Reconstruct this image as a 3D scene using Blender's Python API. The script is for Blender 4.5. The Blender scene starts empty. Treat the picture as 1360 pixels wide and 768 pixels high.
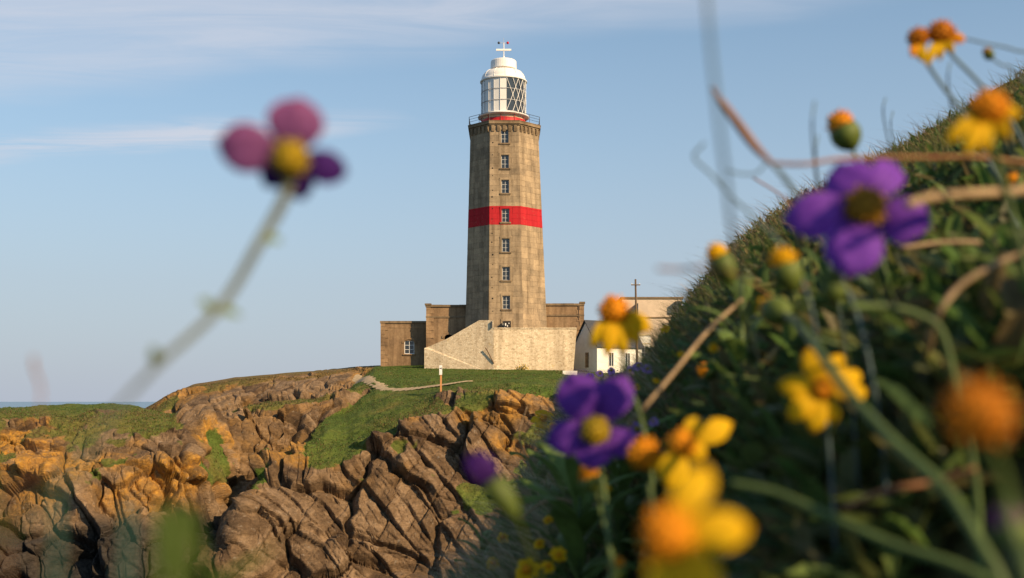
import bpy, math, random
import numpy as np
from mathutils import Vector, Matrix

R = math.radians
rng = np.random.default_rng(7)
random.seed(7)
scene = bpy.context.scene
C = scene.collection

# ------------------------------------------------------------------ camera
F = 1511.0            # focal length in pixels of the 1360-wide photograph
HOR = 533.0           # row of the sea horizon
cam_d = bpy.data.cameras.new('camera')
cam = bpy.data.objects.new('camera', cam_d)
C.objects.link(cam)
cam.location = (0, 0, 0)
cam.rotation_euler = (R(90), 0, 0)
cam_d.sensor_width = 36.0
cam_d.lens = 36.0 * F / 1360.0
cam_d.shift_y = (HOR - 384.0) / 1360.0
cam_d.clip_start = 0.02
cam_d.clip_end = 60000
cam_d.dof.use_dof = True
cam_d.dof.focus_distance = 130.0
cam_d.dof.aperture_fstop = 6.5
cam_d.dof.aperture_blades = 0
scene.camera = cam

# ------------------------------------------------------------------ light
SUN_AZ, SUN_EL = 131.5, 30.0
scene.view_settings.view_transform = 'Standard'
scene.view_settings.look = 'None'
scene.view_settings.exposure = 0.55
scene.view_settings.gamma = 1.0
scene.view_settings.use_curve_mapping = False

sun_d = bpy.data.lights.new('sun', 'SUN')
sun_d.energy = 5.0
sun_d.angle = R(0.6)
sun_d.color = (1.0, 0.73, 0.42)
sun = bpy.data.objects.new('sun', sun_d)
C.objects.link(sun)
sdir = Vector((math.sin(R(SUN_AZ)) * math.cos(R(SUN_EL)), math.cos(R(SUN_AZ)) * math.cos(R(SUN_EL)), math.sin(R(SUN_EL))))
sun.rotation_euler = sdir.to_track_quat('Z', 'Y').to_euler()
sun.location = sdir * 300

world = bpy.data.worlds.new('World')
scene.world = world
world.use_nodes = True


class NT:
    """tiny node-tree helper"""
    def __init__(s, nt):
        s.nt = nt

    def n(s, t, **kw):
        nd = s.nt.nodes.new('ShaderNode' + t)
        for k, v in kw.items():
            setattr(nd, k, v)
        return nd

    def l(s, a, b):
        s.nt.links.new(a, b)

    def val(s, sock, v):
        if isinstance(v, bpy.types.NodeSocket):
            s.l(v, sock)
        else:
            sock.default_value = v

    def math(s, op, a, b=0.0, c=None, clamp=False):
        m = s.n('Math', operation=op, use_clamp=clamp)
        s.val(m.inputs[0], a)
        s.val(m.inputs[1], b)
        if c is not None:
            s.val(m.inputs[2], c)
        return m.outputs[0]

    def noise(s, vec, scale=1.0, detail=4.0, rough=0.55, dist=0.0, out=0):
        m = s.n('TexNoise')
        if vec is not None:
            s.l(vec, m.inputs['Vector'])
        m.inputs['Scale'].default_value = scale
        m.inputs['Detail'].default_value = detail
        m.inputs['Roughness'].default_value = rough
        m.inputs['Distortion'].default_value = dist
        return m.outputs[out]

    def ramp(s, fac, stops, interp='LINEAR'):
        m = s.n('ValToRGB')
        m.color_ramp.interpolation = interp
        els = m.color_ramp.elements
        while len(els) < len(stops):
            els.new(0.5)
        for e, (p, c) in zip(els, stops):
            e.position = p
            e.color = (c, c, c, 1) if not hasattr(c, '__len__') else (c[0], c[1], c[2], 1)
        s.val(m.inputs[0], fac)
        return m.outputs[0]

    def mix(s, fac, a, b, blend='MIX'):
        m = s.n('Mix', data_type='RGBA', blend_type=blend)
        s.val(m.inputs[0], fac)
        for i, v in ((6, a), (7, b)):
            if isinstance(v, bpy.types.NodeSocket):
                s.l(v, m.inputs[i])
            else:
                m.inputs[i].default_value = (v[0], v[1], v[2], 1)
        return m.outputs[2]

    def mapping(s, vec, scale=(1, 1, 1), rot=(0, 0, 0), loc=(0, 0, 0)):
        m = s.n('Mapping')
        s.l(vec, m.inputs[0])
        m.inputs['Location'].default_value = loc
        m.inputs['Rotation'].default_value = rot
        m.inputs['Scale'].default_value = scale
        return m.outputs[0]


wn = NT(world.node_tree)
bg = world.node_tree.nodes['Background']
sky = wn.n('TexSky', sky_type='NISHITA', sun_disc=False)
sky.sun_elevation = R(SUN_EL)
sky.sun_rotation = R(SUN_AZ)
sky.altitude = 30
sky.air_density = 1.0
sky.dust_density = 0.7
sky.ozone_density = 1.3
tc = wn.n('TexCoord')
sep = wn.n('SeparateXYZ')
wn.l(tc.outputs['Generated'], sep.inputs[0])
dz = wn.math('MAXIMUM', sep.outputs[2], 0.02)
cx = wn.math('DIVIDE', sep.outputs[0], dz)          # a thin cloud sheet high above
cy = wn.math('DIVIDE', sep.outputs[1], dz)
comb = wn.n('CombineXYZ')
wn.l(cx, comb.inputs[0])
wn.l(cy, comb.inputs[1])
cv = comb.outputs[0]
# long cirrus bands, running from the left towards the far right
warp = wn.noise(cv, 0.8, 3, 0.5)
acr = wn.math('ADD', cy, wn.math('MULTIPLY', cx, 0.40))
acr = wn.math('ADD', acr, wn.math('MULTIPLY', wn.math('SUBTRACT', warp, 0.5), 0.9))
veil = wn.ramp(wn.math('MULTIPLY', acr, 0.2), [(0.0, 0.0), (0.20, 0.15), (0.42, 0.85), (0.57, 1.0), (0.66, 0.0)], 'EASE')
wisp = wn.ramp(wn.math('MULTIPLY', acr, 0.2), [(0.69, 0.0), (0.76, 1.0), (0.82, 0.0)], 'EASE')
fine = wn.noise(wn.mapping(cv, (0.8, 3.0, 1), (0, 0, R(-20))), 1.5, 7, 0.62, 0.6)
fine_r = wn.ramp(fine, [(0.30, 0.35), (0.66, 1.0)])
along = wn.math('SUBTRACT', cx, wn.math('MULTIPLY', cy, 0.40))
patch = wn.ramp(wn.math('SINE', wn.math('ADD', wn.math('MULTIPLY', along, 0.95), 4.67)), [(0.30, 0.0), (0.80, 1.0)])
wisp = wn.math('MULTIPLY', wisp, wn.math('MULTIPLY', patch, wn.ramp(fine, [(0.34, 0.0), (0.56, 1.0)])))
cl = wn.math('ADD', wn.math('MULTIPLY', veil, wn.math('MULTIPLY', fine_r, 0.85)), wisp, clamp=True)
cl = wn.math('MULTIPLY', cl, wn.ramp(sep.outputs[2], [(0.03, 0.0), (0.16, 1.0)]))
tint = wn.mix(1.0, sky.outputs[0], (0.60, 0.745, 0.75), 'MULTIPLY')
hz = wn.ramp(sep.outputs[2], [(0.0, 0.97), (0.10, 0.80), (0.22, 0.45), (0.40, 0.10)])
tint = wn.mix(hz, tint, (2.30, 2.52, 2.98))      # sea haze low over the horizon, all round
col = wn.mix(wn.math('MULTIPLY', cl, 0.85), tint, (3.25, 3.4, 3.85))
wn.l(col, bg.inputs[0])
bg.inputs[1].default_value = 0.135

# ------------------------------------------------------------------ helpers
COORD = {}


def P(px, py, d):
    """a point seen at photograph pixel (px, py), d metres away"""
    return Vector(((px - 680.0) / F * d, d, (HOR - py) / F * d))


def mesh_obj(name, verts, faces, mats=None, parent=None, smooth=False, attrs=None, mat_idx=None, colors=None):
    me = bpy.data.meshes.new(name)
    me.from_pydata([tuple(v) for v in verts], [], faces)
    return _finish(name, me, mats, parent, smooth, attrs, mat_idx, colors)


def mesh_np(name, V, T, mats=None, parent=None, smooth=False, attrs=None, mat_idx=None, colors=None):
    """fast mesh from arrays; T is (n,3) or (n,4)"""
    me = bpy.data.meshes.new(name)
    V = np.asarray(V, np.float32)
    T = np.asarray(T, np.int32)
    k = T.shape[1]
    me.vertices.add(len(V))
    me.vertices.foreach_set('co', V.ravel())
    me.loops.add(T.size)
    me.loops.foreach_set('vertex_index', T.ravel())
    me.polygons.add(len(T))
    me.polygons.foreach_set('loop_start', np.arange(0, T.size, k, dtype=np.int32))
    me.update(calc_edges=True)
    return _finish(name, me, mats, parent, smooth, attrs, mat_idx, colors)


def _finish(name, me, mats, parent, smooth, attrs, mat_idx, colors):
    if mats is not None:
        for m in (mats if isinstance(mats, (list, tuple)) else [mats]):
            me.materials.append(m)
    if mat_idx is not None:
        me.polygons.foreach_set('material_index', np.asarray(mat_idx, np.int32))
    me.polygons.foreach_set('use_smooth', np.full(len(me.polygons), bool(smooth)))
    for k, a in (attrs or {}).items():
        at = me.attributes.new(k, 'FLOAT', 'POINT')
        at.data.foreach_set('value', np.asarray(a, np.float32))
    if colors is not None:
        at = me.attributes.new('tone', 'FLOAT_COLOR', 'POINT')
        cc = np.ones((len(me.vertices), 4), np.float32)
        cc[:, :3] = colors
        at.data.foreach_set('color', cc.ravel())
    o = bpy.data.objects.new(name, me)
    C.objects.link(o)
    if parent is not None:
        attach(o, parent)
    return o


def attach(o, parent):
    o.parent = parent
    if parent.parent is None:                # every mesh is written in world coordinates
        o.matrix_parent_inverse = Matrix.Translation(-parent.location)


def thing(name, label, cat, loc, group=None):
    o = bpy.data.objects.new(name, None)
    o.empty_display_size = 0.1
    C.objects.link(o)
    o.location = loc
    return tag(o, label, cat, group)


def tag(o, label, cat, group=None):
    o['label'] = label
    o['category'] = cat
    if group:
        o['group'] = group
    return o


def kind(o, k, label=None, cat=None):
    o['kind'] = k
    if label:
        o['label'] = label
    if cat:
        o['category'] = cat
    return o


class MB:
    """collects simple solids into one mesh"""
    def __init__(s):
        s.v, s.f, s.m = [], [], []

    def add(s, vs, fs, m=0):
        b = len(s.v)
        s.v += [tuple(v) for v in vs]
        s.f += [tuple(i + b for i in f) for f in fs]
        s.m += [m] * len(fs)
        return s

    def box(s, x0, x1, y0, y1, z0, z1, m=0):
        vs = [(x0, y0, z0), (x1, y0, z0), (x1, y1, z0), (x0, y1, z0), (x0, y0, z1), (x1, y0, z1), (x1, y1, z1), (x0, y1, z1)]
        return s.add(vs, [(0, 3, 2, 1), (4, 5, 6, 7), (0, 1, 5, 4), (1, 2, 6, 5), (2, 3, 7, 6), (3, 0, 4, 7)], m)

    def hexa(s, vs, m=0):
        return s.add(vs, [(0, 3, 2, 1), (4, 5, 6, 7), (0, 1, 5, 4), (1, 2, 6, 5), (2, 3, 7, 6), (3, 0, 4, 7)], m)

    def prism(s, poly, y0, y1, m=0):
        """poly of (x, z), extruded along y"""
        n = len(poly)
        vs = [(x, y0, z) for x, z in poly] + [(x, y1, z) for x, z in poly]
        fs = [tuple(range(n)), tuple(range(2 * n - 1, n - 1, -1))]
        fs += [(i, i + n, (i + 1) % n + n, (i + 1) % n) for i in range(n)]
        return s.add(vs, fs, m)

    def lathe(s, prof, cx, cy, n=32, m=0, rot=0.0, cap=True):
        """prof of (r, z) bottom to top"""
        vs = []
        for r, z in prof:
            for k in range(n):
                a = rot + 2 * math.pi * k / n
                vs.append((cx + r * math.cos(a), cy + r * math.sin(a), z))
        fs = []
        for i in range(len(prof) - 1):
            for k in range(n):
                k2 = (k + 1) % n
                fs.append((i * n + k, i * n + k2, (i + 1) * n + k2, (i + 1) * n + k))
        if cap:
            fs.append(tuple(range(n - 1, -1, -1)))
            fs.append(tuple((len(prof) - 1) * n + k for k in range(n)))
        return s.add(vs, fs, m)

    def tube(s, pts, rad, n=8, m=0):
        pts = [Vector(p) for p in pts]
        if not hasattr(rad, '__len__'):
            rad = [rad] * len(pts)
        vs = []
        up = Vector((0.13, 0.2, 1)).normalized()
        for i, p in enumerate(pts):
            t = (pts[min(i + 1, len(pts) - 1)] - pts[max(i - 1, 0)]).normalized()
            a = t.cross(up)
            if a.length < 1e-3:
                a = t.cross(Vector((1, 0, 0)))
            a.normalize()
            b = t.cross(a).normalized()
            for k in range(n):
                an = 2 * math.pi * k / n
                vs.append(p + (a * math.cos(an) + b * math.sin(an)) * rad[i])
        fs = []
        for i in range(len(pts) - 1):
            for k in range(n):
                k2 = (k + 1) % n
                fs.append((i * n + k, i * n + k2, (i + 1) * n + k2, (i + 1) * n + k))
        fs.append(tuple(range(n - 1, -1, -1)))
        fs.append(tuple((len(pts) - 1) * n + k for k in range(n)))
        return s.add(vs, fs, m)

    def ball(s, c, r, n=10, m=0, squash=(1, 1, 1)):
        prof = []
        vs, fs = [], []
        for i in range(1, n):
            th = math.pi * i / n
            for k in range(2 * n):
                a = math.pi * k / n
                vs.append((c[0] + r * squash[0] * math.sin(th) * math.cos(a), c[1] + r * squash[1] * math.sin(th) * math.sin(a), c[2] - r * squash[2] * math.cos(th)))
        w = 2 * n
        for i in range(n - 2):
            for k in range(w):
                fs.append((i * w + k, i * w + (k + 1) % w, (i + 1) * w + (k + 1) % w, (i + 1) * w + k))
        fs.append(tuple(range(w - 1, -1, -1)))
        fs.append(tuple((n - 2) * w + k for k in range(w)))
        return s.add(vs, fs, m)

    def build(s, name, mats, parent=None, smooth=False):
        return mesh_obj(name, s.v, s.f, mats, parent, smooth, mat_idx=s.m)


def catmull(pts, n=8):
    pts = [Vector(p) for p in pts]
    if len(pts) < 3:
        return [pts[0].lerp(pts[-1], i / n) for i in range(n + 1)]
    q = [pts[0] * 2 - pts[1]] + pts + [pts[-1] * 2 - pts[-2]]
    out = []
    for i in range(1, len(q) - 2):
        p0, p1, p2, p3 = q[i - 1], q[i], q[i + 1], q[i + 2]
        for k in range(n):
            t = k / n
            out.append(0.5 * ((2 * p1) + (p2 - p0) * t + (2 * p0 - 5 * p1 + 4 * p2 - p3) * t * t + (3 * p1 - p0 - 3 * p2 + p3) * t ** 3))
    out.append(pts[-1])
    return out


# ------------------------------------------------------------------ numpy noise
def _hash(ix, iy, iz, seed=0):
    h = (ix.astype(np.int64) * 374761393 + iy.astype(np.int64) * 668265263 + iz.astype(np.int64) * 2147483647 + seed * 1274126177) & 0xFFFFFFFF
    h = ((h ^ (h >> 13)) * 1274126177) & 0xFFFFFFFF
    h = ((h ^ (h >> 16)) * 2246822519) & 0xFFFFFFFF
    h = h ^ (h >> 15)
    return (h & 0xFFFFFF) / float(0xFFFFFF)


def vnoise(X, Y, Z, seed=0):
    ix, iy, iz = np.floor(X), np.floor(Y), np.floor(Z)
    fx, fy, fz = X - ix, Y - iy, Z - iz
    fx, fy, fz = [t * t * (3 - 2 * t) for t in (fx, fy, fz)]
    r = 0
    for dx in (0, 1):
        for dy in (0, 1):
            for dz_ in (0, 1):
                w = (fx if dx else 1 - fx) * (fy if dy else 1 - fy) * (fz if dz_ else 1 - fz)
                r = r + w * _hash(ix + dx, iy + dy, iz + dz_, seed)
    return r * 2 - 1


def fbm(X, Y, Z, octv=4, seed=0, gain=0.5):
    a, s, r = 1.0, 0.0, 0
    for o in range(octv):
        r = r + a * vnoise(X, Y, Z, seed + o)
        s += a
        a *= gain
        X, Y, Z = X * 2.03 + 11.3, Y * 2.03 + 5.7, Z * 2.03 + 2.9
    return r / s


def voronoi(X, Y, Z, seed=0, jit=0.85):
    """returns id hash, centre offset vector, edge distance F2-F1"""
    ix, iy, iz = np.floor(X), np.floor(Y), np.floor(Z)
    d1 = np.full(X.shape, 9e9)
    d2 = np.full(X.shape, 9e9)
    bx = np.zeros_like(X); by = np.zeros_like(X); bz = np.zeros_like(X); idh = np.zeros_like(X)
    cid = np.zeros(X.shape, np.int64)
    for dx in (-1, 0, 1):
        for dy in (-1, 0, 1):
            for dz_ in (-1, 0, 1):
                gx, gy, gz = ix + dx, iy + dy, iz + dz_
                px = gx + .5 + jit * (_hash(gx, gy, gz, seed) - .5)
                py = gy + .5 + jit * (_hash(gx, gy, gz, seed + 1) - .5)
                pz = gz + .5 + jit * (_hash(gx, gy, gz, seed + 2) - .5)
                d = np.sqrt((px - X) ** 2 + (py - Y) ** 2 + (pz - Z) ** 2)
                m = d < d1
                d2 = np.where(m, d1, np.minimum(d2, d))
                d1 = np.where(m, d, d1)
                bx = np.where(m, X - px, bx); by = np.where(m, Y - py, by); bz = np.where(m, Z - pz, bz)
                c = (gx.astype(np.int64) + 500) * 1000003 + (gy.astype(np.int64) + 500) * 1009 + gz.astype(np.int64) + 500
                cid = np.where(m, c, cid)
    return cid, bx, by, bz, d2 - d1


def h1(cid, seed):
    return _hash(cid, cid * 0 + seed, cid * 0, seed)


def sstep(a, b, x):
    t = np.clip((x - a) / (b - a), 0, 1)
    return t * t * (3 - 2 * t)


# ------------------------------------------------------------------ materials
def mat(name, build, rough=0.85, spec=0.3):
    m = bpy.data.materials.new(name)
    m.use_nodes = True
    n = NT(m.node_tree)
    b = m.node_tree.nodes['Principled BSDF']
    b.inputs['Roughness'].default_value = rough
    b.inputs['Specular IOR Level'].default_value = spec
    build(n, b)
    return m


def bump(n, b, h, strength=0.5, dist=0.05):
    bp = n.n('Bump')
    bp.inputs['Strength'].default_value = strength
    bp.inputs['Distance'].default_value = dist
    n.l(h, bp.inputs['Height'])
    n.l(bp.outputs[0], b.inputs['Normal'])


def pos(n):
    return n.n('NewGeometry').outputs['Position']


def attr(n, k, out='Fac'):
    a = n.n('Attribute')
    a.attribute_name = k
    return a.outputs[out]


def simple(name, c, rough=0.7, var=0.15, scale=3.0, spec=0.3, bumpd=0.0, metallic=0.0):
    def f(n, b):
        ns = n.noise(pos(n), scale, 5, 0.6)
        k = n.ramp(ns, [(0.25, 1 - var), (0.75, 1 + var)])
        n.l(n.mix(1.0, c, k, 'MULTIPLY'), b.inputs['Base Color'])
        b.inputs['Metallic'].default_value = metallic
        if bumpd:
            bump(n, b, ns, 0.6, bumpd)
    return mat(name, f, rough, spec)


def terrain_mat(n, b):
    p = pos(n)
    rock = attr(n, 'rock')
    lich = attr(n, 'lichen')
    br = attr(n, 'block')
    n1 = n.noise(p, 0.55, 6, 0.62)
    n2 = n.noise(p, 3.2, 6, 0.65)
    n3 = n.noise(n.mapping(p, (1, 1, 2.6), (0, R(38), R(15))), 1.6, 7, 0.7, 0.4)
    rc = n.ramp(n.math('ADD', n.math('MULTIPLY', n1, 0.5), n.math('MULTIPLY', br, 0.5)),
                [(0.22, (0.046, 0.029, 0.018)), (0.36, (0.09, 0.058, 0.034)), (0.50, (0.145, 0.095, 0.055)), (0.64, (0.22, 0.15, 0.092)), (0.76, (0.115, 0.077, 0.046)), (0.9, (0.18, 0.142, 0.104))])
    rc = n.mix(0.75, rc, n.ramp(n3, [(0.28, (0.5, 0.46, 0.42)), (0.5, (1, 1, 1)), (0.72, (1.35, 1.32, 1.28))]), 'MULTIPLY')
    rc = n.mix(0.5, rc, n.ramp(n2, [(0.3, (0.45, 0.43, 0.40)), (0.7, (1.45, 1.42, 1.38))]), 'MULTIPLY')
    lm = n.math('MULTIPLY', lich, n.ramp(n.noise(p, 1.1, 7, 0.72), [(0.42, 0.0), (0.60, 1.0)]), clamp=True)
    lc = n.ramp(n2, [(0.3, (0.30, 0.13, 0.02)), (0.6, (0.52, 0.26, 0.035))])
    gold = n.math('MULTIPLY', lich, n.ramp(n.noise(p, 0.33, 5, 0.6), [(0.32, 0.0), (0.60, 0.75)]), clamp=True)
    rc = n.mix(gold, rc, (0.27, 0.145, 0.035))
    rc = n.mix(n.math('MULTIPLY', lm, 0.75), rc, lc)
    pale = n.math('MULTIPLY', n.ramp(n.noise(p, 2.3, 5, 0.7), [(0.60, 0.0), (0.70, 0.6)]), rock)
    rc = n.mix(pale, rc, (0.27, 0.235, 0.19))
    rc = n.mix(n.math('MULTIPLY', attr(n, 'low_dark'), n.ramp(n1, [(0.25, 0.75), (0.6, 1.0)])), rc, n.ramp(n2, [(0.3, (0.018, 0.016, 0.015)), (0.7, (0.05, 0.044, 0.038))]))
    g1 = n.noise(p, 0.28, 5, 0.6)
    g2 = n.noise(p, 2.4, 6, 0.7)
    gc = n.ramp(g1, [(0.3, (0.045, 0.085, 0.014)), (0.5, (0.07, 0.115, 0.02)), (0.66, (0.11, 0.12, 0.028)), (0.8, (0.18, 0.14, 0.05))])
    gc = n.mix(attr(n, 'dry'), gc, n.ramp(g2, [(0.3, (0.12, 0.075, 0.03)), (0.7, (0.20, 0.135, 0.05))]))
    gc = n.mix(0.8, gc, n.ramp(g2, [(0.25, (0.5, 0.5, 0.45)), (0.75, (1.45, 1.45, 1.35))]), 'MULTIPLY')
    rm = n.ramp(n.math('ADD', rock, n.math('MULTIPLY', n.math('SUBTRACT', n.noise(p, 1.2, 7, 0.7), 0.5), 0.7)), [(0.40, 0.0), (0.54, 1.0)])
    n.l(n.mix(rm, gc, rc), b.inputs['Base Color'])
    hh = n.math('ADD', n.math('MULTIPLY', n.noise(p, 5.0, 7, 0.7), 0.5), n.math('MULTIPLY', n3, 0.8))
    fis = n.noise(n.mapping(p, (0.5, 0.7, 3.4), (0, R(40), R(10))), 1.5, 8, 0.75, 0.3)
    hh = n.math('ADD', hh, n.math('MULTIPLY', n.ramp(fis, [(0.38, 0.0), (0.5, 1.0), (0.62, 0.85)]), 0.16))
    bump(n, b, hh, 0.95, 0.17)


M = {}
M['terrain'] = mat('rock_and_turf', terrain_mat, 0.95, 0.15)

# ------------------------------------------------------------------ sea
def sea_mat(n, b):
    p = pos(n)
    b.inputs['Base Color'].default_value = (0.02, 0.075, 0.13, 1)
    bump(n, b, n.noise(n.mapping(p, (1, 0.5, 1)), 0.25, 6, 0.65), 0.35, 0.6)


M['sea'] = mat('sea_water', sea_mat, 0.22, 0.5)
SEA = -22.0
o = mesh_obj('sea', [(-40000, -3000, SEA), (40000, -3000, SEA), (40000, 45000, SEA), (-40000, 45000, SEA)], [(0, 1, 2, 3)], M['sea'])
kind(o, 'structure')


# ------------------------------------------------------------------ headland
def zat(py, d):
    return (HOR - np.asarray(py, float)) / F * np.asarray(d, float)


# every ridge: columns of photograph x, then nodes from front to back: (row, depth, rockness, dryness)
RIDGES = [
    dict(id=0, px=[-420, -200, 0, 60, 150, 205, 245, 272, 292, 312, 330],
         nodes=[([778, 778, 778, 778, 778, 775, 770, 760, 745, 735, 730], [90, 90, 90, 90, 91, 92, 94, 97, 100, 102, 104], 1.0, 0.2),
                ([690, 690, 690, 690, 690, 690, 690, 690, 700, 710, 718], [93, 93, 93, 93, 94, 95, 97, 99, 102, 103, 104.5], 1.0, 0.2),
                ([632, 632, 630, 627, 620, 616, 616, 626, 650, 685, 712], [96, 96, 96, 96, 97, 98, 99, 100.5, 103, 104, 105], 0.95, 0.25),
                ([606, 604, 600, 596, 590, 586, 588, 606, 640, 678, 709], [100, 100, 100, 100, 101, 101, 101.5, 102.5, 104, 105, 105.5], 0.55, 0.45),
                ([566, 565, 562, 558, 556, 562, 572, 592, 628, 672, 706], [104, 104, 104, 104, 105, 105, 105, 105, 105, 105.5, 106], 0.42, 0.45),
                ([549, 548, 545, 540, 538.5, 545, 554, 572, 612, 662, 702], [116, 116, 116, 116, 116, 114, 112, 109, 107, 107, 107], 0.0, 0.15),
                ([550, 548, 544, 539, 536, 545, 556, 580, 630, 680, 710], [128, 128, 128, 128, 127, 124, 119, 115, 111, 109, 108], 0.0, 0.1)],
         back=14),
    dict(id=1, px=[170, 190, 207, 225, 260, 310, 370, 440, 480, 505, 560, 640],
         nodes=[([590, 585, 582, 580, 575, 570, 560, 545, 535, 530, 525, 525], [134, 134, 134, 134, 134, 134, 134, 134, 134, 134, 134, 134], 1, .3),
                ([572, 562, 556, 550, 540, 528, 520, 512, 505, 500, 496, 496], [140, 140, 140, 140, 140, 141, 142, 143, 144, 144, 144, 144], .8, .6),
                ([564, 549, 540, 530, 516, 506, 501, 495, 490, 488, 487, 487], [146, 146, 146, 146, 147, 148, 148, 149, 150, 150, 150, 150], .42, .9),
                ([562, 545, 536, 525, 510, 501, 496, 490, 486.5, 485, 485, 486], [152, 152, 152, 153, 155, 157, 158, 160, 162, 164, 166, 168], .15, .9)],
         back=10),
    dict(id=2, px=[240, 258, 270, 290, 330, 380, 430, 470, 500],
         nodes=[([735, 725, 715, 705, 700, 695, 680, 640, 600], [104, 104, 104, 105, 106, 107, 110, 116, 122], 1, .2),
                ([725, 690, 640, 610, 600, 590, 570, 550, 530], [106, 108, 109, 109, 110, 111, 115, 121, 127], 1, .3),
                ([720, 660, 600, 563, 546, 538, 534, 524, 512], [108, 111, 112, 113, 114, 115, 119, 125, 131], .7, .5),
                ([718, 650, 592, 552, 538, 531, 527, 516, 505], [111, 114, 117, 119, 121, 122, 126, 131, 137], .15, .6)],
         back=9),
    dict(id=3, px=[255, 275, 300, 320, 338, 370, 400, 430, 460, 500, 560, 620, 680, 740, 800, 900, 1300],
         nodes=[([785, 782, 780, 780, 780, 780, 780, 780, 780, 780, 780, 780, 780, 780, 780, 780, 780], [89, 90, 91, 92, 93, 94, 94, 95, 95, 96, 96, 96, 97, 98, 98, 98, 98], 1, .1),
                ([776, 758, 742, 705, 680, 678, 680, 690, 690, 690, 680, 665, 640, 620, 610, 610, 600], [90, 91.5, 92.7, 94.5, 97, 98, 98.5, 99, 99.5, 100, 101, 102, 103, 104, 105, 105, 105], 1, .15),
                ([774, 753, 735, 680, 652, 640, 632, 622, 610, 585, 558, 534, 522, 524, 528, 530, 530], [91, 92, 93.5, 96, 98, 100, 101, 102, 103, 105, 107, 109, 110, 111, 112, 112, 112], .66, .35),
                ([772.5, 749, 731, 672, 645, 622, 600, 575, 560, 535, 517, 510, 510, 514, 520, 520, 520], [92, 93, 94.5, 97, 100, 104, 106, 110, 115, 120, 122, 118, 115, 116, 118, 118, 118], .0, .12),
                ([772, 748, 730, 668, 641, 612, 588, 550, 524, 494, 491, 491, 491, 493, 498, 500, 500], [93, 94, 96, 99, 102, 106, 109, 119, 130, 141, 142, 142, 142, 140, 138, 138, 138], .0, .05),
                ([772, 750, 735, 675, 648, 616, 592, 553, 522, 487, 484, 484, 484, 487, 492, 495, 495], [95, 97, 99, 103, 106, 110, 114, 125, 138, 152, 154, 154, 154, 154, 154, 154, 154], .0, .0)],
         back=2),
]

def rk_at(v, rd, x):
    """bare rock where a ridge runs down into the gully"""
    if 'bare' in rd:
        return max(v, float(np.interp(x, rd['bare'][0], rd['bare'][1])))
    return v


RIDGES[0]['bare'] = ([225, 262], [0.0, 0.95])
RIDGES[3]['bare'] = ([340, 400, 440], [0.95, 0.6, 0.0])

U = np.concatenate([np.linspace(-0.75, -0.5, 60)[:-1], np.linspace(-0.5, 0.075, 860)[:-1], np.linspace(0.075, 0.62, 110)])
NC = len(U)
YG = np.concatenate([np.linspace(40, 70, 40)[:-1], np.linspace(70, 165, 1150)[:-1], np.linspace(165, 330, 90)])
NY = len(YG)
pxs = U * F + 680.0
ZG = np.zeros((NC, NY)); RK = np.ones((NC, NY)); DR = np.zeros((NC, NY)); ID = np.full((NC, NY), 4)
UU, YY = np.meshgrid(U, YG, indexing='ij')
floor = -15.6 + 0.2 * np.clip(YY - 92, -40, 25) + 1.2 * fbm(UU * YY / 9, YY / 9, UU * 0, 4, 31) - 0.5 * sstep(120, 250, YY) * 8
ZG[:] = floor
wob = 7.0 * fbm(pxs / 60, pxs * 0, pxs * 0 + 3.3, 3, 5)
for rd in RIDGES:
    q = np.clip(pxs + wob, rd['px'][0] - 60, rd['px'][-1] + 3000)
    nd = rd['nodes']
    ds = np.array([np.interp(q, rd['px'], n_[1]) for n_ in nd])
    ws = np.array([np.interp(q, rd['px'], n_[0]) for n_ in nd])
    zs = zat(ws, ds)
    edge = np.maximum(0, rd['px'][0] - pxs) + (np.maximum(0, pxs - rd['px'][-1]) if rd['id'] in (0, 1, 2) else 0)
    for c in range(NC):
        yy = np.concatenate([[0, ds[0, c] - 6], ds[:, c], [ds[-1, c] + 30, 400]])
        zz = np.concatenate([[-90, zs[0, c] - 7], zs[:, c], [zs[-1, c] - rd['back'], zs[-1, c] - rd['back'] * 1.6]])
        z = np.interp(YG, yy, zz) - edge[c] * 0.25
        rk = np.interp(YG, yy, np.concatenate([[1, 1], [rk_at(n_[2], rd, q[c]) for n_ in nd], [rk_at(nd[-1][2], rd, q[c])] * 2]))
        dr = np.interp(YG, yy, np.concatenate([[0, 0], [n_[3] for n_ in nd], [nd[-1][3]] * 2]))
        m = z > ZG[c]
        ZG[c][m] = z[m]; RK[c][m] = rk[m]; DR[c][m] = dr[m]; ID[c][m] = rd['id']
# far low ground stays above the sea only near; let the back fall into the water
ZG = np.where(YY > 200, np.minimum(ZG, ZG - (YY - 200) * 0.10), ZG)
ZG = np.maximum(ZG, SEA - 3)
# soften kinks
for _ in range(5):
    ZG[:, 1:-1] = 0.25 * ZG[:, :-2] + 0.5 * ZG[:, 1:-1] + 0.25 * ZG[:, 2:]
for _ in range(4):
    ZG[1:-1] = 0.25 * ZG[:-2] + 0.5 * ZG[1:-1] + 0.25 * ZG[2:]
for arr in (RK, DR):
    for _ in range(4):
        arr[1:-1] = 0.25 * arr[:-2] + 0.5 * arr[1:-1] + 0.25 * arr[2:]
        arr[:, 1:-1] = 0.25 * arr[:, :-2] + 0.5 * arr[:, 1:-1] + 0.25 * arr[:, 2:]


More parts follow.
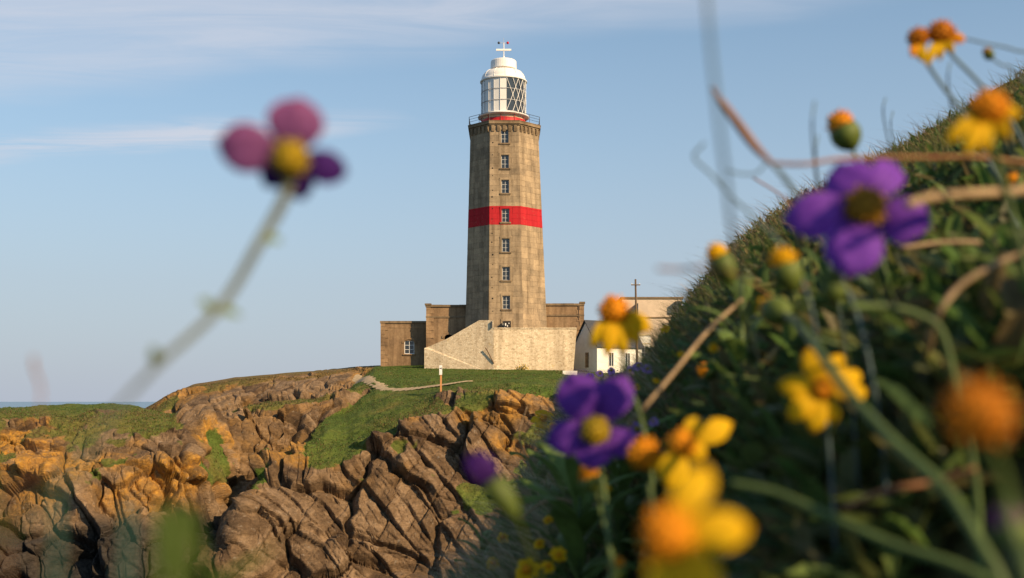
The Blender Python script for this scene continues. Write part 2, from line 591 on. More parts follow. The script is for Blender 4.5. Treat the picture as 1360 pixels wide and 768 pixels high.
def ground(x, y):
    """height of the undisturbed headland"""
    u = np.clip(np.asarray(x, float) / np.asarray(y, float), U[0], U[-1])
    c = np.interp(u, U, np.arange(NC)); r = np.interp(y, YG, np.arange(NY))
    c0 = np.clip(np.floor(c).astype(int), 0, NC - 2); r0 = np.clip(np.floor(r).astype(int), 0, NY - 2)
    a, b = c - c0, r - r0
    return (ZG[c0, r0] * (1 - a) * (1 - b) + ZG[c0 + 1, r0] * a * (1 - b) + ZG[c0, r0 + 1] * (1 - a) * b + ZG[c0 + 1, r0 + 1] * a * b)


NR = 560
G = np.zeros((NC, NR, 3)); GR = np.zeros((NC, NR)); GD = np.zeros((NC, NR)); GI = np.zeros((NC, NR), int)
for c in range(NC):
    w = ZG[c] / YG
    rkw = 0.28 + 0.72 * sstep(0.0, 0.3, RK[c])[1:]
    rkw = np.where((YG[1:] < 84) | (YG[1:] > 156), 0.12, rkw)
    s = np.hypot(np.diff(YG), np.diff(ZG[c])) * F / YG[1:] * rkw + np.abs(np.diff(w)) * F * 0.4
    s = np.convolve(np.pad(s, 6, 'edge'), np.ones(13) / 13, 'valid')
    s = np.concatenate([[0], np.cumsum(s)])
    t = np.interp(np.linspace(0, s[-1], NR), s, YG)
    G[c, :, 1] = t
    G[c, :, 0] = U[c] * t
    G[c, :, 2] = np.interp(t, YG, ZG[c])
    GR[c] = np.interp(t, YG, RK[c]); GD[c] = np.interp(t, YG, DR[c])
    GI[c] = ID[c][np.clip(np.searchsorted(YG, t), 0, NY - 1)]
# smooth the rows across columns so that the grid is even
tmp = G[:, :, 1].copy()
for _ in range(10):
    tmp[1:-1] = 0.25 * tmp[:-2] + 0.5 * tmp[1:-1] + 0.25 * tmp[2:]
G[:, :, 1] = tmp
G[:, :, 0] = U[:, None] * tmp
G[:, :, 2] = ground(G[:, :, 0], G[:, :, 1])
for c in range(NC):
    GR[c] = np.interp(G[c, :, 1], YG, RK[c]); GD[c] = np.interp(G[c, :, 1], YG, DR[c])
    GI[c] = ID[c][np.clip(np.searchsorted(YG, G[c, :, 1]), 0, NY - 1)]


def grid_normals(G):
    a = np.gradient(G, axis=0); b = np.gradient(G, axis=1)
    n = np.cross(a, b)
    n /= np.linalg.norm(n, axis=2, keepdims=True) + 1e-9
    return np.where(n[..., 2:3] < 0, -n, n)


X, Y, Z = G[..., 0], G[..., 1], G[..., 2]
patchy = fbm(X / 5.5, Y / 5.5, Z / 5.5, 5, 77)
# turf pockets and outcrops
rocky = sstep(0.30, 0.62, GR + 0.55 * patchy * np.where(GR > 0.9, 0.35, 1.0) * sstep(0.10, 0.34, GR))
pockets = sstep(0.16, 0.46, fbm(X / 3.4 + 3, Y / 3.4, Z / 3.4, 4, 177)) * sstep(-11.5, -9.0, Z)
rocky = rocky * (1 - 0.95 * pockets)
rocky = np.where(GR < 0.03, 0, rocky)
N0 = grid_normals(G)
for _ in range(14):
    N0[1:-1] = (N0[:-2] + 2 * N0[1:-1] + N0[2:]) / 4
    N0[:, 1:-1] = (N0[:, :-2] + 2 * N0[:, 1:-1] + N0[:, 2:]) / 4
N0[..., 2] *= 0.75
N0[..., 1] -= 0.10
N0 /= np.linalg.norm(N0, axis=2, keepdims=True)

big = fbm(X / 9, Y / 9, Z / 7, 3, 12)
wx, wy, wz = [0.75 * fbm(X / 3.6, Y / 3.6, Z / 3.6, 3, s_) for s_ in (91, 92, 93)]


def frame(ax_bed, ax_norm):
    a = np.array(ax_bed, float); a /= np.linalg.norm(a)
    n_ = np.array(ax_norm, float); n_ -= a * n_.dot(a); n_ /= np.linalg.norm(n_)
    return a, n_, np.cross(a, n_)


def bricks(fr, size, seed, wa=0.4):
    a, b, c = fr
    xa = ((X + wa * wx) * a[0] + (Y + wa * wy) * a[1] + (Z + wa * wz) * a[2])
    xb = ((X + wa * wx) * b[0] + (Y + wa * wy) * b[1] + (Z + wa * wz) * b[2])
    xc = ((X + wa * wx) * c[0] + (Y + wa * wy) * c[1] + (Z + wa * wz) * c[2])
    zero = np.zeros_like(xa)
    qb = xb / size[1] + 0.7 * vnoise(xb / size[1] * 0.55, zero, zero, seed)
    k = np.floor(qb)
    qa = xa / size[0] * (0.75 + 0.6 * _hash(k, zero, zero, seed + 1)) + 7 * _hash(k, zero, zero, seed + 2)
    qa = qa + 0.45 * vnoise(qa * 0.8, k * 3.1, zero, seed + 3)
    j = np.floor(qa)
    qc = xc / size[2] + 7 * _hash(k, j, zero, seed + 4)
    l = np.floor(qc)
    fa, fb, fc = qa - j, qb - k, qc - l
    e = np.minimum(np.minimum(np.minimum(fa, 1 - fa) * size[0], np.minimum(fb, 1 - fb) * size[1]), np.minimum(fc, 1 - fc) * size[2])
    cid = ((k.astype(np.int64) + 500) * 1000003 + (j.astype(np.int64) + 500) * 1009 + l.astype(np.int64) + 500)
    return cid, fa - .5, fb - .5, fc - .5, e


fD = frame((0.80, 0.10, -0.60), (0.58, -0.25, 0.80))
fA = frame((0.15, 0.45, 0.90), (0.95, -0.25, 0.18))
rotx_ = 0.90 * X + 0.43 * Z; rotz_ = -0.43 * X + 0.90 * Z
cD = bricks(fD, (4.2, 1.5, 4.6), 200)
cD2 = bricks(fD, (1.05, 0.55, 1.4), 230, 0.6)
cA = voronoi((rotx_ + 0.8 * wx) / 3.3, (Y + 0.8 * wy) / 3.6, (rotz_ + 0.8 * wz) / 5.4, 300)
rotx = 0.83 * X + 0.35 * Z; rotz = -0.35 * X + 0.83 * Z
cA2 = voronoi((rotx + wx) / 1.05, (Y + wy) / 1.2, (rotz + wz) / 1.7, 340)
cS = voronoi((rotx + .6 * wx) / 0.42, (Y + .6 * wy) / 0.42, (rotz + .6 * wz) / 0.55, 380)
isD = (GI == 3)
isD = isD.astype(float)


def block_disp(cl_, amp, tilt, gw, gd, seed, seam):
    cid, a, b, c_, e = cl_
    d = amp * (h1(cid, seed) - 0.5) * 2
    d = d + tilt * ((h1(cid, seed + 1) - .5) * a + (h1(cid, seed + 2) - .5) * b + (h1(cid, seed + 3) - .5) * c_) * 2
    return d - gd * (1 - sstep(0.0, gw, e * seam))


cB = voronoi((X + 2.2 * wx) / 6.5, (Y + 2.2 * wy) / 6.5, (Z + 2.2 * wz) / 7.5, 420)
dB = block_disp(cB, 0.80, 2.3, 0.13, 1.0, 51, 1.2)
dD = block_disp(cD, 0.22, 0.40, 0.10, 0.40, 1, 1.0) + block_disp(cD2, 0.06, 0.11, 0.05, 0.14, 11, 1.0)
dA = block_disp(cA, 0.58, 1.0, 0.16, 0.6, 21, 2.2) + block_disp(cA2, 0.10, 0.20, 0.08, 0.22, 31, 0.8)
dS = block_disp(cS, 0.02, 0.05, 0.10, 0.04, 41, 0.4)
rough_ = 0.06 * fbm(X * 1.7, Y * 1.7, Z * 1.7, 4, 55)
dD = dD - 0.42 * cD[2] - 0.10 * cD2[2]          # every bed leans out over the one below
disp = np.where(isD > 0.5, dD + 1.0 * dB, dA + 0.8 * dB) + 0.7 * big + dS + rough_
soft = 0.22 * fbm(X / 3.2, Y / 3.2, Z / 3.2, 4, 66) + 0.10 * fbm(X * 1.3, Y * 1.3, Z * 1.3, 3, 67)
soft = soft + 0.30 * patchy * sstep(0.02, 0.3, GR)
fade = np.where(Y < 132, 1.7, 0.6)
tot = rocky * disp + (1 - rocky) * soft * fade
tot = np.where(Y > 139, tot * 0.35, tot)
ts = tot.copy()
ts[1:-1] = 0.18 * tot[:-2] + 0.64 * tot[1:-1] + 0.18 * tot[2:]
ts[:, 1:-1] = 0.18 * ts[:, :-2] + 0.64 * ts[:, 1:-1] + 0.18 * ts[:, 2:]
tot = ts
G2 = G + N0 * tot[..., None]
low_dark = np.where(isD > 0.5, sstep(-14.6, -16.0, Z) * 0.6, sstep(-9.4, -11.2, Z + 0.8 * patchy) * (GI != 2))  # mask: rock colour grows darker low on the cliffs and gully floor
lich = np.where(GI == 2, 0.22, np.where(GI == 1, 0.6, 1.0)) * sstep(-0.05, 0.32, fbm(X / 6, Y / 6, Z / 4, 3, 88) + 0.12) * np.where(isD > 0.5, sstep(-9.0, -4.0, Z) * 0.8, sstep(-11.0, -6.0, Z) * 1.0)
blockr = np.where(isD > 0.5, h1(cD[0], 71) * .6 + h1(cD2[0], 72) * .4, h1(cA[0], 73) * .6 + h1(cA2[0], 74) * .4)
dry = np.clip(GD + 0.5 * fbm(X / 7, Y / 7, Z / 7, 3, 99) * sstep(.08, .3, GD), 0, 1)

idx = np.arange(NC * NR).reshape(NC, NR)
quads = np.stack([idx[:-1, :-1], idx[1:, :-1], idx[1:, 1:], idx[:-1, 1:]], -1).reshape(-1, 4)
Vh = G2.reshape(-1, 3)
A_ = dict(rock=rocky.ravel(), lichen=lich.ravel(), block=blockr.ravel(), low_dark=low_dark.ravel(), dry=dry.ravel())
# pieces of rock: faces that belong to one joint block
cidv = np.where(isD > 0.5, cD[0], cA[0] + 10 ** 12).reshape(-1)
fc = cidv[quads[:, 0]]
frock = rocky.reshape(-1)[quads].mean(1)
okf = frock > 0.75
v0, v1, v2, v3 = [Vh[quads[:, i]] for i in range(4)]
fn = np.cross(v2 - v0, v3 - v1)
cen = (v0 + v1 + v2 + v3) / 4
scr = np.maximum(0, -(fn * cen).sum(1)) / (np.linalg.norm(cen, axis=1) ** 3) * F * F * 0.5
uu_ = cen[:, 0] / cen[:, 1]; ww_ = cen[:, 2] / cen[:, 1]
vis = okf & (uu_ > -0.452) & (uu_ < 0.03) & (ww_ > -0.16)
uid, inv = np.unique(fc, return_inverse=True)
area = np.bincount(inv, weights=np.where(vis, scr, 0))
order = np.argsort(-area)[:300]
order = [k for k in order if area[k] > 60]
face_piece = np.full(len(quads), -1)
rank = np.full(len(uid), -1)
rank[order] = np.arange(len(order))
face_piece = np.where(okf, rank[inv], -1)


def sub(faces):
    vi, inv2 = np.unique(faces.ravel(), return_inverse=True)
    return vi, inv2.reshape(faces.shape)


rest = quads[face_piece < 0]
vi, fq = sub(rest)
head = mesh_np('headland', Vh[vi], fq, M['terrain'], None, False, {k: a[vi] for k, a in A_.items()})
kind(head, 'structure')
fo = np.argsort(face_piece, kind='stable')
fs_ = face_piece[fo]
st = np.searchsorted(fs_, np.arange(len(order)))
en = np.searchsorted(fs_, np.arange(len(order)), side='right')
for k in range(len(order)):
    q = quads[fo[st[k]:en[k]]]
    if len(q) < 4:
        continue
    vi, fq = sub(q)
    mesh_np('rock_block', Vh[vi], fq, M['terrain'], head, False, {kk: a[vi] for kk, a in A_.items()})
print('rock blocks', len(order), 'quads', len(quads))


# ------------------------------------------------------------------ building materials
def stone_mat(base, dark, light, band=None, streak=1.0, scale=1.0):
    def f(n, b):
        p = pos(n)
        n1 = n.noise(p, 0.45 * scale, 6, 0.65)
        n2 = n.noise(p, 4.0 * scale, 6, 0.7)
        st = n.noise(n.mapping(p, (1.6, 1.6, 0.12)), 1.0 * scale, 5, 0.65)
        c = n.ramp(n1, [(0.30, dark), (0.50, base), (0.70, light)])
        c = n.mix(0.7 * streak, c, n.ramp(st, [(0.32, (0.55, 0.53, 0.5)), (0.55, (1, 1, 1)), (0.75, (1.12, 1.1, 1.06))]), 'MULTIPLY')
        c = n.mix(0.6, c, n.ramp(n2, [(0.3, (0.68, 0.66, 0.63)), (0.7, (1.25, 1.24, 1.22))]), 'MULTIPLY')
        at = n.n('ObjectInfo')
        c = n.mix(0.5, c, n.ramp(at.outputs['Random'], [(0.0, (0.62, 0.63, 0.65)), (1.0, (1.18, 1.16, 1.13))]), 'MULTIPLY')
        tn = n.n('Attribute'); tn.attribute_name = 'shade'
        if band:
            sx = n.n('SeparateXYZ'); n.l(p, sx.inputs[0])
            zz = n.math('ADD', sx.outputs[2], n.math('MULTIPLY', n.math('SUBTRACT', n2, 0.5), 0.10))
            m = n.math('MULTIPLY', n.math('GREATER_THAN', zz, band[0]), n.math('LESS_THAN', zz, band[1]))
            worn = n.ramp(n.math('ADD', n.math('MULTIPLY', n2, 0.6), n.math('MULTIPLY', n1, 0.4)), [(0.34, 0.55), (0.46, 0.97)])
            red = n.ramp(st, [(0.3, (0.30, 0.008, 0.016)), (0.7, (0.44, 0.012, 0.022))])
            c = n.mix(n.math('MULTIPLY', m, worn), c, red)
        n.l(c, b.inputs['Base Color'])
        bump(n, b, n.math('ADD', n2, n.noise(p, 14.0, 4, 0.7)), 0.5, 0.03)
    return f


def rubble_mat(n, b):
    p = pos(n)
    v = n.n('TexVoronoi'); v.feature = 'F1'
    n.l(n.mapping(p, (4.2, 4.2, 5.6)), v.inputs['Vector']); v.inputs['Scale'].default_value = 1.0
    v2 = n.n('TexVoronoi'); v2.feature = 'DISTANCE_TO_EDGE'
    n.l(n.mapping(p, (4.2, 4.2, 5.6)), v2.inputs['Vector']); v2.inputs['Scale'].default_value = 1.0
    sep_ = n.n('SeparateColor'); n.l(v.outputs['Color'], sep_.inputs[0])
    c = n.ramp(sep_.outputs[0], [(0.0, (0.50, 0.39, 0.26)), (0.25, (0.66, 0.53, 0.37)), (0.7, (0.74, 0.61, 0.44)), (1.0, (0.78, 0.67, 0.50))])
    st = n.noise(n.mapping(p, (0.9, 0.9, 0.10)), 1.1, 5, 0.65)
    c = n.mix(0.55, c, n.ramp(st, [(0.36, (0.5, 0.46, 0.42)), (0.52, (1, 1, 1))]), 'MULTIPLY')
    big_ = n.noise(p, 0.35, 5, 0.6)
    c = n.mix(0.5, c, n.ramp(big_, [(0.3, (0.8, 0.76, 0.7)), (0.7, (1.15, 1.12, 1.08))]), 'MULTIPLY')
    lic = n.math('MULTIPLY', n.ramp(n.noise(p, 0.55, 6, 0.75), [(0.62, 0.0), (0.70, 0.75)]), 1.0)
    c = n.mix(lic, c, (0.52, 0.33, 0.03))
    mo = n.ramp(v2.outputs['Distance'], [(0.0, 0.0), (0.10, 1.0)])
    c = n.mix(mo, (0.56, 0.45, 0.31), c)
    n.l(c, b.inputs['Base Color'])
    bump(n, b, n.math('ADD', mo, n.math('MULTIPLY', n.noise(p, 9, 4, 0.7), 0.5)), 0.5, 0.035)


def z_of(py, d):
    return (HOR - py) / F * d


def x_of(px, d):
    return (px - 680.0) / F * d


TD = 150.0                                           # depth of the tower's axis
band = (z_of(298, TD - 5.2), z_of(273.3, TD - 5.0))
M['tower'] = mat('tower_stone', stone_mat((0.33, 0.25, 0.165), (0.23, 0.178, 0.122), (0.40, 0.305, 0.20), band, 1.3), 0.9, 0.2)
M['core'] = simple('mortar', (0.20, 0.155, 0.105), 0.95, 0.2, 4)
M['wing'] = mat('wing_stone', stone_mat((0.29, 0.19, 0.11), (0.19, 0.125, 0.077), (0.37, 0.255, 0.15), None, 1.2), 0.92, 0.2)
M['coping'] = mat('coping_stone', stone_mat((0.20, 0.145, 0.09), (0.13, 0.095, 0.065), (0.27, 0.20, 0.13)), 0.92, 0.2)
M['rubble'] = mat('rubble_masonry', rubble_mat, 0.93, 0.2)
M['red'] = simple('red_paint', (0.46, 0.014, 0.018), 0.5, 0.12, 2)
M['sash'] = simple('weathered_sash', (0.46, 0.46, 0.45), 0.6, 0.15, 4)
M['white'] = simple('white_paint', (0.74, 0.72, 0.69), 0.45, 0.08, 1.3, 0.4)
M['offwhite'] = simple('blind_white', (0.66, 0.645, 0.62), 0.35, 0.07, 0.9, 0.5)
M['cream'] = simple('cream_render', (0.55, 0.44, 0.28), 0.8, 0.12, 1.2)
M['iron'] = simple('dark_iron', (0.035, 0.04, 0.05), 0.55, 0.2, 5, 0.4)
M['steel'] = simple('grey_metal', (0.42, 0.43, 0.45), 0.4, 0.1, 5, 0.5)
M['glass'] = simple('window_glass', (0.025, 0.03, 0.036), 0.08, 0.3, 1.2, 0.7)
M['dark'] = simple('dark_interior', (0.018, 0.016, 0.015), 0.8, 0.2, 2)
M['slate'] = simple('slate_roof', (0.045, 0.048, 0.058), 0.6, 0.25, 6, 0.3)
M['lime'] = simple('limewash', (0.70, 0.67, 0.60), 0.85, 0.10, 1.4, 0.2, 0.02)
M['beige'] = simple('beige_render', (0.56, 0.44, 0.33), 0.88, 0.16, 0.6, 0.2, 0.02)
M['pole'] = simple('weathered_timber', (0.14, 0.095, 0.06), 0.9, 0.25, 8, 0.2, 0.01)
M['orange'] = simple('orange_post', (0.50, 0.23, 0.085), 0.75, 0.15, 6)
M['lens'] = simple('lamp_lens', (0.10, 0.13, 0.13), 0.1, 0.4, 2.5, 0.8)
M['yellow_paint'] = simple('yellow_lichen', (0.55, 0.40, 0.02), 0.8, 0.2, 4)

# ------------------------------------------------------------------ lighthouse
ZB, ZT = 4.0, z_of(172.5, TD - 4.55)                 # foot and top of the shaft
XB, XT = x_of(672.8, TD), x_of(670.0, TD)
WB, WT = 107.5 / F * TD * 1.028, 89.0 / F * TD       # across flats


def t_of(z):
    return (z - ZB) / (ZT - ZB)


def axis_x(z):
    return XB + (XT - XB) * t_of(z)


def width(z):
    return WB + (WT - WB) * t_of(z)


def face_pt(k, s, z, out=0.0):
    """face k of the octagon (0 looks at the camera), s in -1..1 along it"""
    w = width(z)
    hw = w / 2 * math.tan(math.pi / 8)
    a = -math.pi / 2 + k * math.pi / 4
    nx, ny = math.cos(a), math.sin(a)
    tx, ty = -ny, nx
    return (axis_x(z) + nx * (w / 2 + out) + tx * (hw + out * math.tan(math.pi / 8)) * s, TD + ny * (w / 2 + out) + ty * (hw + out * math.tan(math.pi / 8)) * s, z)


LH = thing('lighthouse', 'tall octagonal stone lighthouse with one red band and a white lantern on top', 'lighthouse', (XB, TD, ZB))
mb = MB()
vs = []
for z in (ZB, ZT):
    for k in range(8):
        vs.append(face_pt(k, -1, z, -0.34))
mb.add(vs, [(k, (k + 1) % 8, (k + 1) % 8 + 8, k + 8) for k in range(8)] + [tuple(range(7, -1, -1)), tuple(range(8, 16))])
mb.build('shaft_core', M['core'], LH)

win_py = [180.0, 213.8, 247.3, 286.0, 325.8, 363.6, 402.0, 436.0]
WINS = []
for py in win_py:
    zc = z_of(py, TD - width(20) / 2)
    WINS.append((axis_x(zc) + 0.06, zc, 0.98, 1.72))
HCO = 0.70
ncourse = int((ZT - ZB) / HCO)
HCO = (ZT - ZB) / ncourse
rr = random.Random(3)


def rect_minus(r, h):
    """rectangle (x0,x1,z0,z1) minus hole"""
    x0, x1, z0, z1 = r
    a0, a1, b0, b1 = h
    if a1 <= x0 or a0 >= x1 or b1 <= z0 or b0 >= z1:
        return [r]
    out = []
    if b0 > z0:
        out.append((x0, x1, z0, b0))
    if b1 < z1:
        out.append((x0, x1, b1, z1))
    zz0, zz1 = max(z0, b0), min(z1, b1)
    if a0 > x0:
        out.append((x0, a0, zz0, zz1))
    if a1 < x1:
        out.append((a1, x1, zz0, zz1))
    return [q for q in out if q[1] - q[0] > 0.04 and q[3] - q[2] > 0.04]


blocks = []
for k in range(8):
    for i in range(ncourse):
        z0, z1 = ZB + i * HCO, ZB + (i + 1) * HCO
        hw = width((z0 + z1) / 2) / 2 * math.tan(math.pi / 8)
        nb = rr.choice([3, 3, 4])
        cuts = [-1] + [-1 + 2 * (j + rr.uniform(-.22, .22)) / nb for j in range(1, nb)] + [1]
        for j in range(nb):
            rects = [(cuts[j] * hw, cuts[j + 1] * hw, z0, z1)]
            if k == 0:
                for (wx_, wz_, ww_2, wh_) in WINS:
                    rx = wx_ - axis_x(wz_)
                    hole = (rx - ww_2 / 2, rx + ww_2 / 2, wz_ - wh_ / 2, wz_ + wh_ / 2)
                    rects = [q for r_ in rects for q in rect_minus(r_, hole)]
            for r_ in rects:
                blocks.append((k, r_))


def block_geo(k, r_, proud):
    x0, x1, z0, z1 = r_
    g = 0.003
    out = []
    for (o_, e) in ((-0.36, g * 0.2), (-0.02 + proud, g), (proud, g + 0.006)):
        for (x, z) in ((x0 + e, z0 + e), (x1 - e, z0 + e), (x1 - e, z1 - e), (x0 + e, z1 - e)):
            # at a corner the stone wraps flush to the edge of the octagon
            hw = width(z) / 2 * math.tan(math.pi / 8)
            hm = width((z0 + z1) / 2) / 2 * math.tan(math.pi / 8)
            s = x / hm
            if abs(s) > 0.985:
                s = math.copysign(0.999, s)
            out.append(face_pt(k, s, z, o_))
    fs = [(8, 9, 10, 11)]
    for a in (0, 4):
        fs += [(a + i, a + (i + 1) % 4, a + 4 + (i + 1) % 4, a + 4 + i) for i in range(4)]
    return out, fs


seen = [b_ for b_ in blocks if b_[0] in (0, 1, 7) and b_[1][3] > 9.0]
seen.sort(key=lambda b_: -(b_[1][1] - b_[1][0]) * (b_[1][3] - b_[1][2]) * (1.0 if b_[0] == 0 else 0.7))
own = set(id(b_) for b_ in seen[:300])
mb = MB()
for b_ in blocks:
    gv, gf = block_geo(b_[0], b_[1], rr.uniform(0, 0.014))
    if id(b_) in own:
        mesh_obj('stone', gv, gf, M['tower'], LH)
    else:
        mb.add(gv, gf)
rest_o = mb.build('stonework', M['tower'], LH)
kind(rest_o, 'stuff')


def sash_window(parent, cx, yf, zc, w, h, nv=2, nh=3, arch=0.0, sill=True, frame_m='white', yn=None):
    """window set in an opening whose face is at depth yf"""
    fr = 0.075
    b_ = MB()
    y0, y1 = yf + 0.10, yf + 0.18
    b_.box(cx - w / 2, cx - w / 2 + fr, y0, y1, zc - h / 2, zc + h / 2)
    b_.box(cx + w / 2 - fr, cx + w / 2, y0, y1, zc - h / 2, zc + h / 2)
    b_.box(cx - w / 2 + fr, cx + w / 2 - fr, y0, y1, zc - h / 2, zc - h / 2 + fr)
    b_.box(cx - w / 2 + fr, cx + w / 2 - fr, y0, y1, zc + h / 2 - fr, zc + h / 2)
    win = b_.build('window', M[frame_m], parent)
    for i in range(1, nv):
        x = cx - w / 2 + w * i / nv
        MB().box(x - 0.028, x + 0.028, y0 + 0.012, y1 - 0.01, zc - h / 2 + fr, zc + h / 2 - fr).build('glazing_bar', M[frame_m], win)
    for i in range(1, nh):
        z = zc - h / 2 + h * i / nh
        MB().box(cx - w / 2 + fr, cx + w / 2 - fr, y0 + 0.018, y1 - 0.016, z - 0.024, z + 0.024).build('glazing_bar', M[frame_m], win)
    for i in range(nv):
        for j in range(nh):
            xa, xb = cx - w / 2 + w * i / nv, cx - w / 2 + w * (i + 1) / nv
            za, zb = zc - h / 2 + h * j / nh, zc - h / 2 + h * (j + 1) / nh
            t_ = rr.uniform(-0.012, 0.012)
            MB().add([(xa, y1 - 0.03, za), (xb, y1 - 0.03 + t_, za), (xb, y1 - 0.03 + t_, zb), (xa, y1 - 0.03, zb)], [(0, 1, 2, 3)]).build('pane', M['glass'], win)
    return win


for i, (cx_, zc, w, h) in enumerate(WINS):
    yf = TD - width(zc) / 2
    slope = (WB - WT) / 2 / (ZT - ZB)
    wn_ = sash_window(LH, cx_, yf + 0.10, zc, w, h, 2, 3, frame_m='sash')
    s_ = MB()
    s_.box(cx_ - w / 2 - 0.22, cx_ + w / 2 + 0.22, yf - 0.16, yf + 0.22, zc - h / 2 - 0.20, zc - h / 2 - 0.004)
    s_.build('sill', M['coping'], wn_)
    s_ = MB()
    s_.box(cx_ - w / 2 - 0.24, cx_ - w / 2 + 0.002, yf - 0.045, yf + 0.14, zc - h / 2, zc + h / 2)
    s_.box(cx_ + w / 2 - 0.002, cx_ + w / 2 + 0.24, yf - 0.045, yf + 0.14, zc - h / 2, zc + h / 2)
    s_.box(cx_ - w / 2 - 0.24, cx_ + w / 2 + 0.24, yf - 0.05, yf + 0.14, zc + h / 2 + 0.002, zc + h / 2 + 0.26)
    s_.build('surround', M['tower'], wn_)
# drain holes in a line left of the windows
for i in range(19):
    z = 10.2 + i * 1.42 + rr.uniform(-.3, .3)
    if z > ZT - 1:
        break
    s0 = -0.80 + rr.uniform(-.04, .04)
    p0 = face_pt(0, s0, z, 0.030)
    mb = MB()
    r0 = rr.uniform(0.055, 0.12)
    mb.add([(p0[0] + r0 * math.cos(a * math.pi / 4), p0[1], z + r0 * math.sin(a * math.pi / 4)) for a in range(8)] + [(p0[0] + r0 * .6 * math.cos(a * math.pi / 4), p0[1] - .03, z + r0 * .6 * math.sin(a * math.pi / 4)) for a in range(8)],
           [(a, (a + 1) % 8, (a + 1) % 8 + 8, a + 8) for a in range(8)] + [tuple(range(8, 16))])
    mb.build('drain_spout', M['dark'], LH)

# gallery
GX = axis_x(ZT)
zg0, zg1 = z_of(165.2, TD - 4.9), z_of(159.2, TD - 4.9)
WG = 94.7 / F * TD


def oct_ring(b_, w, z0, z1, w2=None, rot=math.pi / 8):
    r0, r1 = w / 2 / math.cos(math.pi / 8), (w2 or w) / 2 / math.cos(math.pi / 8)
    return b_.lathe([(r0, z0), (r1, z1)], GX, TD, 8, 0, rot)


b_ = MB()
oct_ring(b_, WG - 0.30, zg0, zg0 + 0.16)
oct_ring(b_, WG, zg0 + 0.162, zg1 - 0.07)
oct_ring(b_, WG + 0.10, zg1 - 0.068, zg1)
gal = b_.build('gallery_slab', M['coping'], LH)
oct_ring(MB(), WT - 0.05, ZT, zg0 - 0.003, WT + 0.05).build('frieze', M['tower'], LH)
for k in range(8):
    a = -math.pi / 2 + k * math.pi / 4
    n_ = Vector((math.cos(a), math.sin(a), 0)); t_ = Vector((-n_.y, n_.x, 0))
    for j in range(5):
        s = (j - 2) * 0.72
        c0 = Vector((GX, TD, 0)) + t_ * s
        r0, r1 = WT / 2 - 0.1, WG / 2 - 0.08
        hwid = 0.19
        zz = [zg0 - 0.80, zg0 - 0.40, zg0 - 0.004]
        poly = [(r0, zz[0] + .1), (r0 + 0.22, zz[0]), (r0 + 0.30, zz[1]), (r1, zz[1] + 0.06), (r1, zz[2]), (r0, zz[2])]
        vs = [c0 + n_ * r + t_ * (-hwid) + Vector((0, 0, z)) for r, z in poly] + [c0 + n_ * r + t_ * hwid + Vector((0, 0, z)) for r, z in poly]
        m_ = len(poly)
        MB().add(vs, [tuple(range(m_ - 1, -1, -1)), tuple(range(m_, 2 * m_))] + [(i, (i + 1) % m_, (i + 1) % m_ + m_, i + m_) for i in range(m_)]).build('corbel', M['coping'], LH)
# railing
rail = MB()
rw = WG / 2 / math.cos(math.pi / 8) - 0.12
cor = [Vector((GX + rw * math.cos(math.pi / 8 + k * math.pi / 4), TD + rw * math.sin(math.pi / 8 + k * math.pi / 4), zg1)) for k in range(8)]
for hz_ in (0.42, 0.76, 1.08):
    for k in range(8):
        rail.tube([cor[k] + Vector((0, 0, hz_)), cor[(k + 1) % 8] + Vector((0, 0, hz_))], 0.022 if hz_ < 1 else 0.03, 6)
rl = rail.build('railing', M['iron'], LH)
for k in range(8):
    for f_ in (0.0, 0.5):
        p0 = cor[k].lerp(cor[(k + 1) % 8], f_)
        MB().tube([p0, p0 + Vector((0, 0, 1.1))], 0.032, 6).build('rail_post', M['iron'], rl)

# lantern
LX = x_of(668.8, TD)
RL = 29.6 / F * TD
zl0, zl1 = z_of(146.6, TD - 3.2), z_of(105.6, TD - 1.5)
zfl = zl0 - 0.05
MB().lathe([(RL * 0.985, zg1), (RL * 0.985, zg1 + 0.95)], LX, TD, 40).build('drum', M['red'], LH)
MB().lathe([(RL * 0.955, zg1 + 0.951), (RL * 0.955, zfl - 0.16)], LX, TD, 40).build('drum_band', M['cream'], LH)
for k in range(10):
    a = k * math.pi / 5 + 0.2
    MB().tube([(LX + RL * 1.0 * math.cos(a), TD + RL * 1.0 * math.sin(a), zg1), (LX + RL * 1.0 * math.cos(a), TD + RL * 1.0 * math.sin(a), zfl - .1)], 0.05, 6).build('stanchion', M['red'], LH)
MB().lathe([(RL * 1.10, zfl - 0.26), (RL * 1.155, zfl - 0.18), (RL * 1.155, zfl - 0.10), (RL * 1.02, zfl + 0.05), (RL, zfl + 0.12)], LX, TD, 48).build('lantern_sill', M['white'], LH, True)
lant = MB().lathe([(RL * 1.0, zl1 - 0.10), (RL * 1.055, zl1 - 0.04), (RL * 1.055, zl1 + 0.10), (RL * 0.99, zl1 + 0.16)], LX, TD, 48).build('lantern_cornice', M['white'], LH)
NP = 22
z0, z1 = zfl + 0.12, zl1 - 0.1
az_open0, az_open1 = -84, 12            # degrees, where the blinds are open


def cyl(r, deg, z):
    return Vector((LX + r * math.cos(R(deg)), TD + r * math.sin(R(deg)), z))


